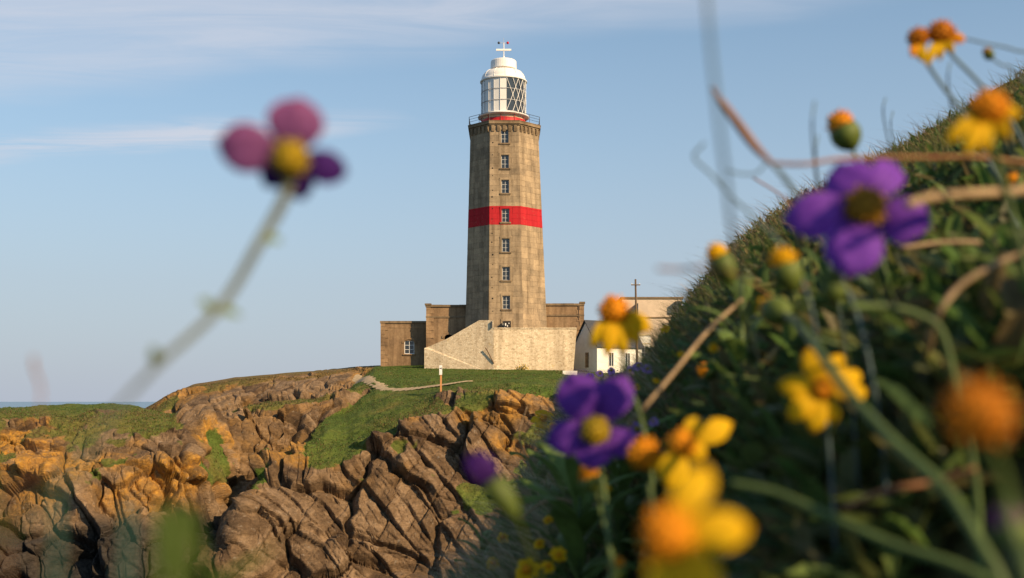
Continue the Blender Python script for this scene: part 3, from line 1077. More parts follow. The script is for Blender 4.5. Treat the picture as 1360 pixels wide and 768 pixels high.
zr = [z0 + (z1 - z0) * t for t in (0, 0.34, 0.68, 1)]
for k in range(NP):
    a0 = -90 + 8 + 360.0 * k / NP
    a1 = a0 + 360.0 / NP
    mid = ((a0 + a1) / 2 + 180) % 360 - 180
    opened = az_open0 < mid < az_open1
    for j in range(3):
        tl = rr.uniform(-.010, .010)
        b_ = MB()
        b_.add([cyl(RL * 0.985 + tl, a0, zr[j]), cyl(RL * 0.985 - tl, a1, zr[j]), cyl(RL * 0.985 - tl, a1, zr[j + 1]), cyl(RL * 0.985 + tl, a0, zr[j + 1])], [(0, 1, 2, 3)])
        if not opened:
            b_.build('blind_panel', M['offwhite'], LH)
        else:
            b_.build('lantern_pane', M['lantern_glass'] if 'lantern_glass' in M else M['glass'], LH)
    if not opened:
        MB().tube([cyl(RL, a0, z0), cyl(RL, a0, z1)], 0.034, 6).build('mullion', M['steel'], LH)
    else:
        b_ = MB()
        st_ = 360.0 / NP
        # slanting astragals of the clear side
        for sg in (-1, 1):
            b_.tube([cyl(RL * 1.006, a0 + (0 if sg > 0 else 2 * st_) + sg * 2 * st_ * t, z0 + (z1 - z0) * t) for t in np.linspace(0, 1, 9)], 0.034, 6)
        b_.build('astragal', M['white'], LH)
for j in (1, 2):
    b_ = MB()
    for k in range(48):
        b_.tube([cyl(RL * 1.003, k * 7.5, zr[j]), cyl(RL * 1.003, k * 7.5 + 7.5, zr[j])], 0.036, 5)
    b_.build('glazing_ring', M['steel'], LH)
MB().lathe([(0.5, z0), (1.35, z0 + 0.6), (1.6, (z0 + z1) / 2), (1.35, z1 - 0.6), (0.5, z1 - 0.1)], LX, TD, 24).build('lamp_lens', M['lens'], LH, True)
rd_, zd0 = 17.0 / F * TD, z_of(91.5, TD - 1.2)
prof = [(RL * 1.0, zl1 + 0.161)]
for t in np.linspace(0.0, 1.0, 9):
    a = t * math.pi / 2
    prof.append((rd_ * 0.93 + (RL * 0.985 - rd_ * 0.93) * math.cos(a) ** 0.85 if t < 1 else rd_ * 0.93, zl1 + 0.17 + (zd0 - zl1 - 0.17) * math.sin(a)))
MB().lathe(prof, LX, TD, 48).build('dome', M['white'], LH, True)
for k in range(12):
    a = k * 30 + 5
    pts = [(LX + (r + .012) * math.cos(R(a)), TD + (r + .012) * math.sin(R(a)), z + .012) for r, z in prof[1:]]
    MB().tube(pts, 0.028, 5).build('dome_seam', M['white'], LH)
zc0, zc1 = zd0, z_of(77.0, TD - 1.4)
MB().lathe([(rd_ * 0.90, zc0 - 0.02), (rd_ * 0.90, zc0 + 0.26), ], LX, TD, 36).build('vent_collar', M['cream'], LH)
MB().lathe([(rd_ * 1.0, zc0 + 0.20), (rd_ * 1.02, zc0 + 0.28), (rd_ * 1.0, zc1 - 0.12), (rd_ * 0.93, zc1), (rd_ * 0.5, zc1 + 0.12), (0.1, zc1 + 0.16)], LX, TD, 36).build('vent_cowl', M['white'], LH, False)
zm = zc1 + 0.1
zbar = z_of(66.6, TD)
b_ = MB()
b_.tube([(LX + .03, TD, zm), (LX + .03, TD, zbar + 0.95)], 0.06, 8)
b_.tube([(LX + .03, TD, zm), (LX + .03, TD, zm + .5)], 0.13, 8)
mast = b_.build('mast', M['white'], LH)
MB().box(LX - 0.98, LX + 1.02, TD - .10, TD + .10, zbar - 0.10, zbar + 0.13).build('antenna_bar', M['white'], mast)
MB().tube([(LX - .65, TD, zbar + .95), (LX + .70, TD, zbar + .90)], 0.03, 6).build('vane_arm', M['steel'], mast)
for sx_ in (-.63, .55):
    MB().ball((LX + sx_, TD - .05, zbar + .93), 0.17, 7).build('wind_cup', M['red'] if sx_ > 0 else M['iron'], mast, True)
MB().tube([(LX + .02, TD, zbar + .9), (LX + .02, TD, zbar + 1.6)], 0.02, 5).build('lightning_rod', M['steel'], mast)


# ------------------------------------------------------------------ wings of the station
def quoins(parent, x0, yf, z0, z1, side, m):
    z = z0
    i = 0
    while z < z1 - 0.2:
        h = rr.uniform(0.42, 0.62)
        h = min(h, z1 - z)
        L = 0.95 if i % 2 else 0.55
        a, b2 = (x0 - 0.05, x0 + L) if side < 0 else (x0 - L, x0 + 0.05)
        pr = rr.uniform(0.05, 0.09)
        MB().box(a, b2, yf - pr, yf + 0.4, z + 0.012, z + h - 0.012).build('quoin', M[m], parent)
        z += h
        i += 1


def wall_with_hole(b_, x0, x1, y0, y1, z0, z1, hole):
    a0, a1, b0, b1 = hole
    b_.box(x0, a0, y0, y1, z0, z1)
    b_.box(a1, x1, y0, y1, z0, z1)
    b_.box(a0, a1, y0, y1, z0, b0)
    b_.box(a0, a1, y0, y1, b1, z1)


def arch_ring(b_, cx, yf, zs, r0, r1, rise, d0, d1, n=9):
    """segmental ring of an arch head"""
    for i in range(n):
        t0, t1 = math.pi * i / n, math.pi * (i + 1) / n
        q = []
        for y in (yf - d0, yf + d1):
            q += [(cx - r0 * math.cos(t0), y, zs + rise * r0 * math.sin(t0)), (cx - r0 * math.cos(t1), y, zs + rise * r0 * math.sin(t1)),
                  (cx - r1 * math.cos(t1), y, zs + rise * r1 * math.sin(t1)), (cx - r1 * math.cos(t0), y, zs + rise * r1 * math.sin(t0))]
        b_.add([q[0], q[1], q[2], q[3], q[4], q[5], q[6], q[7]], [(0, 1, 2, 3), (7, 6, 5, 4), (0, 4, 5, 1), (1, 5, 6, 2), (2, 6, 7, 3), (3, 7, 4, 0)])


# left low wing
d = 151.6
xa, xb = x_of(506.0, d), x_of(567.0, d) + 0.6
zt, zb = z_of(426.5, d), 3.6
LW = thing('stone_wing', 'low brown stone wing with a white arched window, leftmost of the lighthouse buildings', 'building', ((xa + xb) / 2, d, zb))
wc, wz, ww, wh = x_of(543.6, d), z_of(461.5, d), 1.32, 1.75
b_ = MB()
wall_with_hole(b_, xa, xb, d, d + 0.5, zb, zt - 0.3, (wc - ww / 2, wc + ww / 2, wz - wh / 2, wz + wh / 2))
b_.box(xa, xa + .5, d + .501, d + 8, zb, zt - .3)
b_.box(xb - .5, xb, d + .501, d + 8, zb, zt - .3)
b_.box(xa, xb, d + 8.001, d + 8.5, zb, zt - .3)
b_.build('wall', M['wing'], LW)
MB().hexa([(xa - 0.38, d - 0.30, zb), (xb, d - .30, zb), (xb, d - .004, zb), (xa - .38, d - .004, zb), (xa - .03, d - 0.04, zb + 3.4), (xb, d - .04, zb + 3.4), (xb, d - .004, zb + 3.4), (xa - .03, d - .004, zb + 3.4)]) if False else None
MB().box(xa - .12, xb + .1, d - .14, d + 8.6, zt - .298, zt).build('coping', M['coping'], LW)
MB().box(xa - .02, xb, d - .05, d - 0.001, zt - .9, zt - .78).build('string_course', M['wing'], LW)
w_ = sash_window(LW, wc, d + 0.0, wz, ww, wh, 2, 3)
b_ = MB()
arch_ring(b_, wc, d, wz + wh / 2 - 0.28, ww / 2, ww / 2 + 0.30, 0.72, 0.10, 0.3)
b_.box(wc - ww / 2 - 0.2, wc + ww / 2 + 0.2, d - .14, d + .25, wz - wh / 2 - .17, wz - wh / 2 - .004)
b_.build('surround', M['wing'], w_)
quoins(LW, xa, d, zb, zt - .3, -1, 'wing')

# annex left of the tower
d = 149.7
xa, xb = x_of(566.5, d), x_of(621.0, d)
zt = z_of(405.0, d)
LA = thing('stone_annex', 'square brown stone annex with an arched dark opening, left of the tower', 'building', ((xa + xb) / 2, d, zb))
oc, oz0, oz1, ow = x_of(596, d), z_of(460, d), z_of(449, d), 1.15
b_ = MB()
wall_with_hole(b_, xa, xb, d, d + 0.6, zb, zt - .28, (oc - ow / 2, oc + ow / 2, oz0, oz1 + 0.5))
b_.box(xa, xa + .6, d + .601, d + 9, zb, zt - .28)
b_.box(xb - .6, xb, d + .601, d + 9, zb, zt - .28)
b_.build('wall', M['wing'], LA)
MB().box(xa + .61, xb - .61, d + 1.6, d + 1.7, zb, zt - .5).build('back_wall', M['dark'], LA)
b_ = MB(); arch_ring(b_, oc, d, oz1, ow / 2, ow / 2 + .34, 0.8, .12, .35)
b_.build('arch', M['wing'], LA)
npc = 5
for i in range(npc):
    x0, x1 = xa - .15 + (xb - xa + .15) * i / npc, xa - .15 + (xb - xa + .15) * (i + 1) / npc
    MB().box(x0 + .006, x1 - .006, d - .16, d + .75, zt - .278, zt + rr.uniform(-.02, .02)).build('coping_stone', M['coping'], LA)
MB().box(xa - .1, xb, d - .10, d - .001, z_of(422.2, d), z_of(420, d)).build('string_course', M['coping'], LA)
MB().box(xa - .22, xa + .62, d - .24, d + .8, zt - .05, zt + .17).build('coping_stone', M['coping'], LA)
quoins(LA, xa, d, zb, zt - .3, -1, 'wing')

# annex right of the tower
xa, xb = x_of(720.0, d), x_of(775.2, d)
zt = z_of(403.2, d)
RA = thing('stone_annex', 'square brown stone annex behind the terrace wall, right of the tower', 'building', ((xa + xb) / 2, d, zb))
MB().box(xa, xb, d, d + 9, zb, zt - .28).build('wall', M['wing'], RA)
for i in range(4):
    x0, x1 = xa + (xb - xa + .1) * i / 4, xa + (xb - xa + .1) * (i + 1) / 4
    MB().box(x0 + .006, x1 - .006, d - .16, d + .75, zt - .278, zt + rr.uniform(-.03, .02)).build('coping_stone', M['coping'], RA)
MB().box(xb - .55, xb + .18, d - .22, d + .8, zt - .03, zt + .22).build('coping_stone', M['coping'], RA)
MB().box(xa, xb + .08, d - .10, d - .001, z_of(420.0, d), z_of(418, d)).build('string_course', M['coping'], RA)
MB().tube([(x_of(768.5, d), d - .08, z_of(425, d)), (x_of(768.5, d), d - .08, z_of(405, d))], .06, 6).build('drainpipe', M['pole'], RA)
quoins(RA, xb, d, zb, zt - .3, 1, 'wing')

# terrace wall
TW = thing('terrace_wall', 'pale rubble stone terrace wall with a sloping left end in front of the tower', 'wall', (0, 142, 3.6))
dL, dR = 144.4, 142.0
xl, xm1, xm2, xr = x_of(563.5, dL), x_of(636.5, 142.6), x_of(655.5, dR), x_of(766.0, dR)


def slab(poly_front, th, m, name, parent):
    """poly of (x, y, z) facing the camera, thickened backwards"""
    n = len(poly_front)
    vs = list(poly_front) + [(x, y + th, z) for x, y, z in poly_front]
    return MB().add(vs, [tuple(range(n - 1, -1, -1))[::-1], tuple(range(2 * n - 1, n - 1, -1))] + [(i, i + n, (i + 1) % n + n, (i + 1) % n) for i in range(n)]).build(name, m, parent)


zw = z_of(436.8, dR)
slab([(xl, dL, 3.4), (xm2 - .003, dR, 3.4), (xm2 - .003, dR, z_of(425.2, dR)), (xm1, 142.6, z_of(425.4, 142.6)), (xm1 - 4.0, 143.7, z_of(449.5, 143.7)), (xl + .4, dL, z_of(461.3, dL)), (xl, dL, z_of(462.5, dL))], 0.9, M['rubble'], 'sloping_wall', TW)
slab([(xm2, dR, 3.4), (xr - .45, dR, 3.4), (xr, dR, zw), (xm2, dR, zw)], 0.9, M['rubble'], 'straight_wall', TW)
MB().tube([(x_of(645, dR), dR - .02, z_of(462, dR)), (x_of(656, dR), dR - .06, z_of(483, dR))], .07, 6).build('drainpipe', M['pole'], TW)
n_c = 16
for i in range(n_c):
    x0, x1 = xm2 + (xr - xm2) * i / n_c, xm2 + (xr - xm2) * (i + 1) / n_c
    MB().box(x0 + .006, x1 - .006, dR - .07 + rr.uniform(-.02, .02), dR + .97, zw + .002, zw + .14 + rr.uniform(-.015, .015)).build('coping_stone', M['rubble'], TW)
# a dark cast-iron pipe end low on the terrace corner
MB().tube([(xm2 - .25, dR - .05, z_of(427, dR)), (xm2 - .25, dR - .05, z_of(436, dR))], .10, 8).build('drainpipe', M['iron'], TW)
# planter box at the foot of the tower door
dn = 143.9
tag(MB().box(x_of(669, dn), x_of(678.5, dn), dn, dn + .5, zw - .2, z_of(426.5, dn)).build('notice_board', M['dark'], None), 'small dark notice board with white marks above the terrace wall', 'notice')
nbo = bpy.data.objects['notice_board']
for (qx, qy, qw, qh) in ((671.5, 431, 1.6, 3.4), (674, 433, 1.2, 2.2), (676, 429.6, 1.0, 1.6), (674.6, 436, 1.4, 1.6), (670.6, 435, .8, 1.2)):
    MB().box(x_of(qx - qw / 2, dn), x_of(qx + qw / 2, dn), dn - .03, dn - .004, z_of(qy + qh / 2, dn), z_of(qy - qh / 2, dn)).build('white_mark', M['white'], nbo)

# ------------------------------------------------------------------ cottage
phi = R(34)
e1 = Vector((math.cos(phi), math.sin(phi), 0))       # along the long wall
e2 = Vector((-math.sin(phi), math.cos(phi), 0))      # along the gable, away from the camera
K = P(793, 496, 143.6)
gz = 2.6
zE, zA = z_of(458, 143.6), z_of(426.5, 145.6)
L_, W_ = 7.4, 4.8
CO = thing('cottage', 'small white cottage with dark slate roof and pointed gable', 'cottage', (K.x, K.y, gz))


def cp(a, b, z):
    v = K + e1 * a + e2 * b
    return (v.x, v.y, z)


b_ = MB()
pent = [(0, gz), (W_, gz), (W_, zE), (W_ / 2, zA - .15), (0, zE)]
b_.add([cp(0, s, z) for s, z in pent] + [cp(L_, s, z) for s, z in pent], [(0, 1, 2, 3, 4), (9, 8, 7, 6, 5), (0, 4, 9, 5), (1, 6, 7, 2), (0, 5, 6, 1)])
b_.build('wall', M['lime'], CO)
sl = (zA - zE) / (W_ / 2)
b_ = MB()
for sg in (0, 1):
    def rp(a, t, up):       # t 0 eave .. 1 ridge
        s = -0.25 + t * (W_ / 2 + .25)
        s = s if sg == 0 else W_ - s
        return cp(a, s, zE - .25 * sl + t * (W_ / 2 + .25) * sl + up)
    vs = [rp(-.22, 0, .02), rp(L_ + .22, 0, .02), rp(L_ + .22, 1, .02), rp(-.22, 1, .02), rp(-.22, 0, .14), rp(L_ + .22, 0, .14), rp(L_ + .22, 1, .14), rp(-.22, 1, .14)]
    b_.add(vs, [(0, 3, 2, 1), (4, 5, 6, 7), (0, 1, 5, 4), (1, 2, 6, 5), (2, 3, 7, 6), (3, 0, 4, 7)])
roof = b_.build('roof', M['slate'], CO)
for i in range(9):                                  # rows of slates
    t0 = i / 9
    s0 = -0.25 + t0 * (W_ / 2 + .25)
    zz = zE - .25 * sl + t0 * (W_ / 2 + .25) * sl + .15
    MB().add([cp(-.22, s0, zz), cp(L_ + .22, s0, zz), cp(L_ + .22, s0 + .02, zz + .05), cp(-.22, s0 + .02, zz + .05), cp(L_ + .22, s0 + .27, zz + .27 * sl + .01), cp(-.22, s0 + .27, zz + .27 * sl + .01)], [(0, 1, 2, 3), (3, 2, 4, 5)]).build('slate_row', M['slate'], roof)
cwin = MB()
a, b2 = W_ * .36, W_ * .50
cwin.add([cp(-.03, a, z_of(488, 144.6)), cp(-.03, b2, z_of(488, 144.6)), cp(-.03, b2, z_of(468, 144.6)), cp(-.03, a, z_of(468, 144.6)), cp(-.005, a, z_of(488, 144.6)), cp(-.005, b2, z_of(488, 144.6)), cp(-.005, b2, z_of(468, 144.6)), cp(-.005, a, z_of(468, 144.6))], [(3, 2, 1, 0), (4, 5, 6, 7), (0, 1, 5, 4), (1, 2, 6, 5), (2, 3, 7, 6), (3, 0, 4, 7)])
cwin.build('door', M['glass'], CO)
for (a, b2, q0, q1) in ((1.9, 2.6, 486, 468.5), (4.6, 5.3, 486, 468.5)):
    b_ = MB()
    def fr_(a, b2, z0, z1, o):
        vs = [cp(a, -o - .06, z0), cp(b2, -o - .06, z0), cp(b2, -o - .06, z1), cp(a, -o - .06, z1), cp(a, -.004, z0), cp(b2, -.004, z0), cp(b2, -.004, z1), cp(a, -.004, z1)]
        return vs, [(0, 1, 2, 3), (7, 6, 5, 4), (0, 4, 5, 1), (1, 5, 6, 2), (2, 6, 7, 3), (3, 7, 4, 0)]
    z0_, z1_ = z_of(q0, 144.4), z_of(q1, 144.4)
    wv = MB().add(*fr_(a - .09, b2 + .09, z0_ - .09, z1_ + .09, 0.0)).build('window', M['white'], CO)
    MB().add(*fr_(a, b2, z0_, z1_, 0.02)).build('pane', M['glass'], wv)
    MB().add(*fr_((a + b2) / 2 - .03, (a + b2) / 2 + .03, z0_, z1_, 0.04)).build('glazing_bar', M['white'], wv)

# white outbuilding behind the cottage
d = 150.0
OB = thing('outbuilding', 'flat roofed white outbuilding behind the cottage and the pole', 'building', (x_of(846, d), d, 3.0))
xa, xb = x_of(829, d), x_of(864, d)
MB().box(xa, xb, d, d + 5, 3.0, z_of(446, d)).build('wall', M['lime'], OB)
MB().box(xa - .1, xb + .1, d - .12, d + 5.1, z_of(446, d) + .002, z_of(444, d)).build('parapet', M['cream'], OB)
MB().box(xa - .02, xb + .02, d - .06, d - .002, z_of(457.5, d), z_of(456, d)).build('string_course', M['cream'], OB)
w_ = sash_window(OB, x_of(856, d), d - .25, z_of(468, d), .9, 1.3, 2, 2)

# long beige house
d = 166.0
BH = thing('beige_house', 'long beige rendered house with flat top behind the utility pole', 'house', (x_of(865, d), d, 3.0))
xa, xb = x_of(826, d), x_of(906, d)
MB().box(xa, xb, d, d + 9, 3.0, z_of(397, d)).build('wall', M['beige'], BH)
MB().box(xa - .15, xb + .15, d - .16, d + 9.1, z_of(397, d) + .002, z_of(394.6, d)).build('parapet', M['coping'], BH)
MB().box(xa, xb, d - .08, d - .002, z_of(423, d), z_of(421, d)).build('string_course', M['coping'], BH)
MB().prism([(x_of(834, d), z_of(418.5, d)), (x_of(846, d), z_of(418.5, d)), (x_of(846, d), z_of(404, d)), (x_of(843.5, d), z_of(404.5, d))], d - 1.6, d - .01).build('porch_roof', M['slate'], BH)
MB().box(x_of(896, d), x_of(904, d), d - 1.0, d - .01, z_of(411, d), z_of(401, d)).build('dormer', M['slate'], BH)

# pole
d = 137.0
b0, t0 = Vector((x_of(846.8, d), d, 2.0)), Vector((x_of(844.0, d), d, z_of(371, d)))
UP = thing('utility_pole', 'tall thin wooden utility pole with one crossarm beside the cottage', 'pole', b0)
MB().tube([b0, t0], [.17, .11], 8).build('post', M['pole'], UP)
ca = b0.lerp(t0, 0.945)
MB().box(ca.x - .55, ca.x + .55, d - .20, d - .10, ca.z - .06, ca.z + .06).build('crossarm', M['pole'], UP)
for sx_ in (-.48, .48):
    MB().lathe([(.04, ca.z + .06), (.055, ca.z + .13), (.03, ca.z + .2)], ca.x + sx_, d - .15, 8).build('insulator', M['white'], UP)

# low white garden wall
d = 135.0
GW = thing('garden_wall', 'short low white garden wall at the edge of the lawn', 'wall', (x_of(757, d), d, 2.4))
for i in range(4):
    x0, x1 = x_of(747.5, d) + i * .43, x_of(747.5, d) + (i + 1) * .43
    MB().box(x0 + .004, x1 - .004, d, d + .4, 2.0, z_of(492.5, d) + rr.uniform(-.02, .02)).build('stone', M['lime'], GW)

# way marker
d = 117.0
px0 = x_of(585.6, d)
gz0 = float(ground(px0, d)) - .2
SP = thing('signpost', 'small white waymark sign with a dark arrow on an orange post on the lawn', 'sign', (px0, d, gz0))
zs0, zs1 = z_of(498, d), z_of(485.3, d)
MB().box(px0 - .09, px0 + .09, d, d + .16, gz0, zs1 - .05).build('post', M['orange'], SP)
bd = MB().box(px0 - .17, px0 + .13, d - .05, d - .004, zs0, zs1).build('board', M['white'], SP)
zc_ = (zs0 + zs1) / 2 + .12
MB().add([(px0 - .12, d - .056, zc_), (px0 + .02, d - .056, zc_), (px0 + .02, d - .056, zc_ - .09), (px0 + .10, d - .056, zc_ + .05), (px0 + .02, d - .056, zc_ + .19), (px0 + .02, d - .056, zc_ + .10), (px0 - .12, d - .056, zc_ + .10)], [(0, 1, 2, 3, 4, 5, 6)]).build('arrow', M['iron'], bd)

# footpath on the lawn
pp = catmull([Vector(((px_ - 680) / F * d_, d_, 0)) for px_, d_ in ((470, 147), (484, 139), (497, 133), (515, 127), (545, 124), (573, 122.5), (592, 121.8), (612, 121.5), (628, 121.2))], 14)
vs, fs = [], []
for i, p in enumerate(pp):
    t = (pp[min(i + 1, len(pp) - 1)] - pp[max(i - 1, 0)]).normalized()
    s_ = Vector((-t.y, t.x, 0))
    taper = min(1.0, (len(pp) - 1 - i) / 30 + 0.05)
    for k in range(5):
        off = (k - 2) * 0.36 * taper * (1 + .25 * math.sin(i * 1.7 + k))
        q = p + s_ * off
        vs.append((q.x, q.y, float(ground(q.x, q.y)) + 0.10 - 0.045 * abs(k - 2)))
for i in range(len(pp) - 1):
    for k in range(4):
        fs.append((i * 5 + k, i * 5 + k + 1, (i + 1) * 5 + k + 1, (i + 1) * 5 + k))
M['dirt'] = simple('trodden_earth', (0.38, 0.29, 0.18), 0.95, 0.3, 3, 0.1, 0.03)
kind(mesh_obj('footpath', vs, fs, M['dirt'], None, True), 'structure')

# ------------------------------------------------------------------ near hillside
EP = np.array([(-4000, 9000), (200, 2100), (450, 1250), (540, 940), (610, 800), (660, 722), (690, 650), (715, 600), (740, 556), (770, 526), (800, 512), (850, 490), (870, 462), (900, 422),
               (930, 392), (960, 357), (1000, 318), (1060, 273), (1110, 251), (1170, 209), (1200, 194), (1290, 139), (1360, 99), (1500, 20), (2000, -260), (4000, -1300), (20000, -9000)], float)
ED = np.array([(-4000, 1.2), (200, 1.6), (540, 2.5), (610, 3.3), (660, 4.6), (690, 6), (715, 7.5), (740, 9), (800, 11), (850, 12.5), (900, 14), (1000, 16), (1110, 18), (1170, 27), (1360, 31), (4000, 30), (20000, 28)], float)
Z0 = -0.37


def hill(x, y):
    x = np.asarray(x, float); y = np.asarray(y, float)
    yy = np.maximum(y, 0.6)
    px = np.clip(x / yy * F + 680, -3900, 19000)
    w = (HOR - np.interp(px, EP[:, 0], EP[:, 1])) / F
    dc = np.interp(px, ED[:, 0], ED[:, 1])
    z0 = Z0 + 0.17 * sstep(0.03, 0.32, x)
    ya = 4.0 + 0.10 * dc                           # the slope eases off, then climbs to its crest
    wl = w + z0 * (1 / yy - 1 / dc)
    wa = w + z0 * (1 / ya - 1 / dc)
    tt = np.clip((yy - ya) / np.maximum(dc - ya, 0.1), 0, 1)
    wfar = wa + (w - wa) * (0.25 * tt + 0.75 * tt ** 3)
    wl = np.where((yy > ya) & (dc > ya + 1), wfar, wl)
    bumps = 0.38 * fbm(x * 0.55, y * 0.55, x * 0, 4, 503) * sstep(4.0, 9.0, yy) * sstep(850, 930, px)
    zf = np.where(yy < dc, wl * yy + bumps, w * dc + bumps - (yy - dc) * np.interp(px, [850, 1150, 1400], [1.15, 0.55, 0.5]))
    zb = Z0 + 0.26 * np.maximum(x, 0) - 0.9 * np.maximum(-x - 0.35, 0)
    t = sstep(-0.9, 0.6, y)
    z = zb * (1 - t) + zf * t
    z = np.where(x > 9, np.minimum(z, 0.26 * 9 * (1 - t) + z * t), z)
    z = z + 0.05 * fbm(x * 1.1, y * 1.1, x * 0, 4, 501) * sstep(0.6, 3, yy) + 0.022 * fbm(x * 5, y * 5, x * 0, 3, 502)
    z = np.where(z > 8.5, 8.5 + 2.5 * np.tanh((z - 8.5) / 2.5), z)
    return np.maximum(z, -21)


gx = np.concatenate([-np.geomspace(30, 0.5, 40), np.linspace(-0.46, 1.6, 110), np.geomspace(1.64, 70, 110)])
gy = np.concatenate([-np.geomspace(40, 0.9, 26), np.linspace(-0.8, 3.0, 110), np.geomspace(3.06, 60, 150)])
HX, HY = np.meshgrid(gx, gy, indexing='ij')
HZ = hill(HX, HY)
ii = np.arange(HX.size).reshape(HX.shape)
hq = np.stack([ii[:-1, :-1], ii[1:, :-1], ii[1:, 1:], ii[:-1, 1:]], -1).reshape(-1, 4)


def hill_mat(n, b):
    p = pos(n)
    a = n.noise(p, 2.2, 6, 0.65)
    c = n.ramp(a, [(0.3, (0.045, 0.055, 0.022)), (0.5, (0.09, 0.09, 0.036)), (0.68, (0.17, 0.125, 0.06)), (0.8, (0.24, 0.18, 0.10))])
    c = n.mix(0.8, c, n.ramp(n.noise(p, 18, 5, 0.7), [(0.3, (0.5, 0.5, 0.5)), (0.7, (1.4, 1.4, 1.4))]), 'MULTIPLY')
    n.l(c, b.inputs['Base Color'])
    bump(n, b, n.noise(p, 9, 6, 0.75), 1.0, 0.08)


M['hill'] = mat('hillside_soil', hill_mat, 0.97, 0.1)
kind(mesh_np('hillside', np.stack([HX, HY, HZ], -1).reshape(-1, 3), hq, M['hill'], None, True), 'structure')


# ------------------------------------------------------------------ foliage
def leaf_mat(name, tone=True, c=(0.05, 0.09, 0.02), trans=0.42, rough=0.55, var=0.25):
    m = bpy.data.materials.new(name)
    m.use_nodes = True
    n = NT(m.node_tree)
    b = m.node_tree.nodes['Principled BSDF']
    out = m.node_tree.nodes['Material Output']
    if tone:
        col_ = attr(n, 'tone', 'Color')
    else:
        col_ = n.mix(1.0, c, n.ramp(n.noise(pos(n), 60.0, 3, 0.6), [(0.3, (1 - var,) * 3), (0.7, (1 + var,) * 3)]), 'MULTIPLY')
    n.l(col_, b.inputs['Base Color'])
    b.inputs['Roughness'].default_value = rough
    b.inputs['Specular IOR Level'].default_value = 0.25
    tr = n.n('BsdfTranslucent')
    n.l(col_, tr.inputs[0])
    mx = n.n('MixShader')
    mx.inputs[0].default_value = trans
    n.l(b.outputs[0], mx.inputs[1])
    n.l(tr.outputs[0], mx.inputs[2])
    n.l(mx.outputs[0], out.inputs['Surface'])
    return m


M['blade'] = leaf_mat('grass_leaf')
M['straw'] = leaf_mat('dry_grass', trans=0.2, rough=0.7)


def blades(B, H, lean, az, wid, colr, seg=3):
    """many curved blades as arrays: base, height, lean, azimuth, width, colour"""
    n = len(B)
    lv = seg + 1
    V = np.zeros((n, lv * 2, 3), np.float32)
    dx, dy = np.cos(az), np.sin(az)
    fa = az + rng.uniform(0.6, 2.5, n)
    sx_, sy_ = np.cos(fa), np.sin(fa)
    for i in range(lv):
        t = i / seg
        r = lean * H * t ** 1.8
        zz = H * (t - 0.28 * lean * t * t)
        w = wid * (1 - t ** 1.6) * 0.5 + wid * 0.03
        for k, sg in enumerate((-1, 1)):
            V[:, i * 2 + k, 0] = B[:, 0] + dx * r + sg * sx_ * w
            V[:, i * 2 + k, 1] = B[:, 1] + dy * r + sg * sy_ * w
            V[:, i * 2 + k, 2] = B[:, 2] + zz
    base = (np.arange(n) * lv * 2)[:, None]
    Q = np.concatenate([base + np.array([[i * 2, i * 2 + 1, i * 2 + 3, i * 2 + 2]]) for i in range(seg)], 0)
    Cc = np.repeat(colr, lv * 2, axis=0)
    return V.reshape(-1, 3), Q, Cc


def leaves(B, L, az, el, wid, colr):
    """many ovate leaves: a folded hexagon each"""
    n = len(B)
    d_ = np.stack([np.cos(az) * np.cos(el), np.sin(az) * np.cos(el), np.sin(el)], -1)
    s_ = np.stack([-np.sin(az), np.cos(az), rng.uniform(-.5, .5, n)], -1)
    s_ /= np.linalg.norm(s_, axis=1, keepdims=True)
    up = np.cross(d_, s_)
    V = np.zeros((n, 6, 3), np.float32)
    L = L[:, None]; w = wid[:, None]
    V[:, 0] = B
    V[:, 1] = B + d_ * L * .38 + s_ * w * .5 + up * w * .16
    V[:, 2] = B + d_ * L * .75 + s_ * w * .4 + up * w * .05
    V[:, 3] = B + d_ * L - up * L * .12
    V[:, 4] = B + d_ * L * .75 - s_ * w * .4 + up * w * .05
    V[:, 5] = B + d_ * L * .38 - s_ * w * .5 + up * w * .16
    base = (np.arange(n) * 6)[:, None]
    Q = np.concatenate([base + np.array([[0, 1, 2, 3]]), base + np.array([[0, 3, 4, 5]])], 0)
    return V.reshape(-1, 3), Q, np.repeat(colr, 6, axis=0)


def scatter(n, dmin, px0=560, px1=1480, over=1.03):
    px = rng.uniform(px0, px1, n)
    dc = np.interp(px, ED[:, 0], ED[:, 1]) * over
    y = dmin * (np.maximum(dc, dmin * 1.02) / dmin) ** rng.uniform(0, 1, n)
    x = (px - 680) / F * y
    return x, y, hill(x, y)


def pal(n, cols, jit=0.18):
    c = np.array(cols, float)[rng.integers(0, len(cols), n)]
    return np.clip(c * rng.uniform(1 - jit, 1 + jit, (n, 1)) * rng.uniform(1 - jit / 2, 1 + jit / 2, (n, 3)), 0, 1)


GREENS = [(0.10, 0.15, 0.035), (0.08, 0.125, 0.04), (0.14, 0.175, 0.045), (0.08, 0.115, 0.045), (0.18, 0.165, 0.055), (0.21, 0.16, 0.07)]
STRAWS = [(0.36, 0.25, 0.13), (0.26, 0.17, 0.09), (0.44, 0.33, 0.19), (0.20, 0.12, 0.06)]
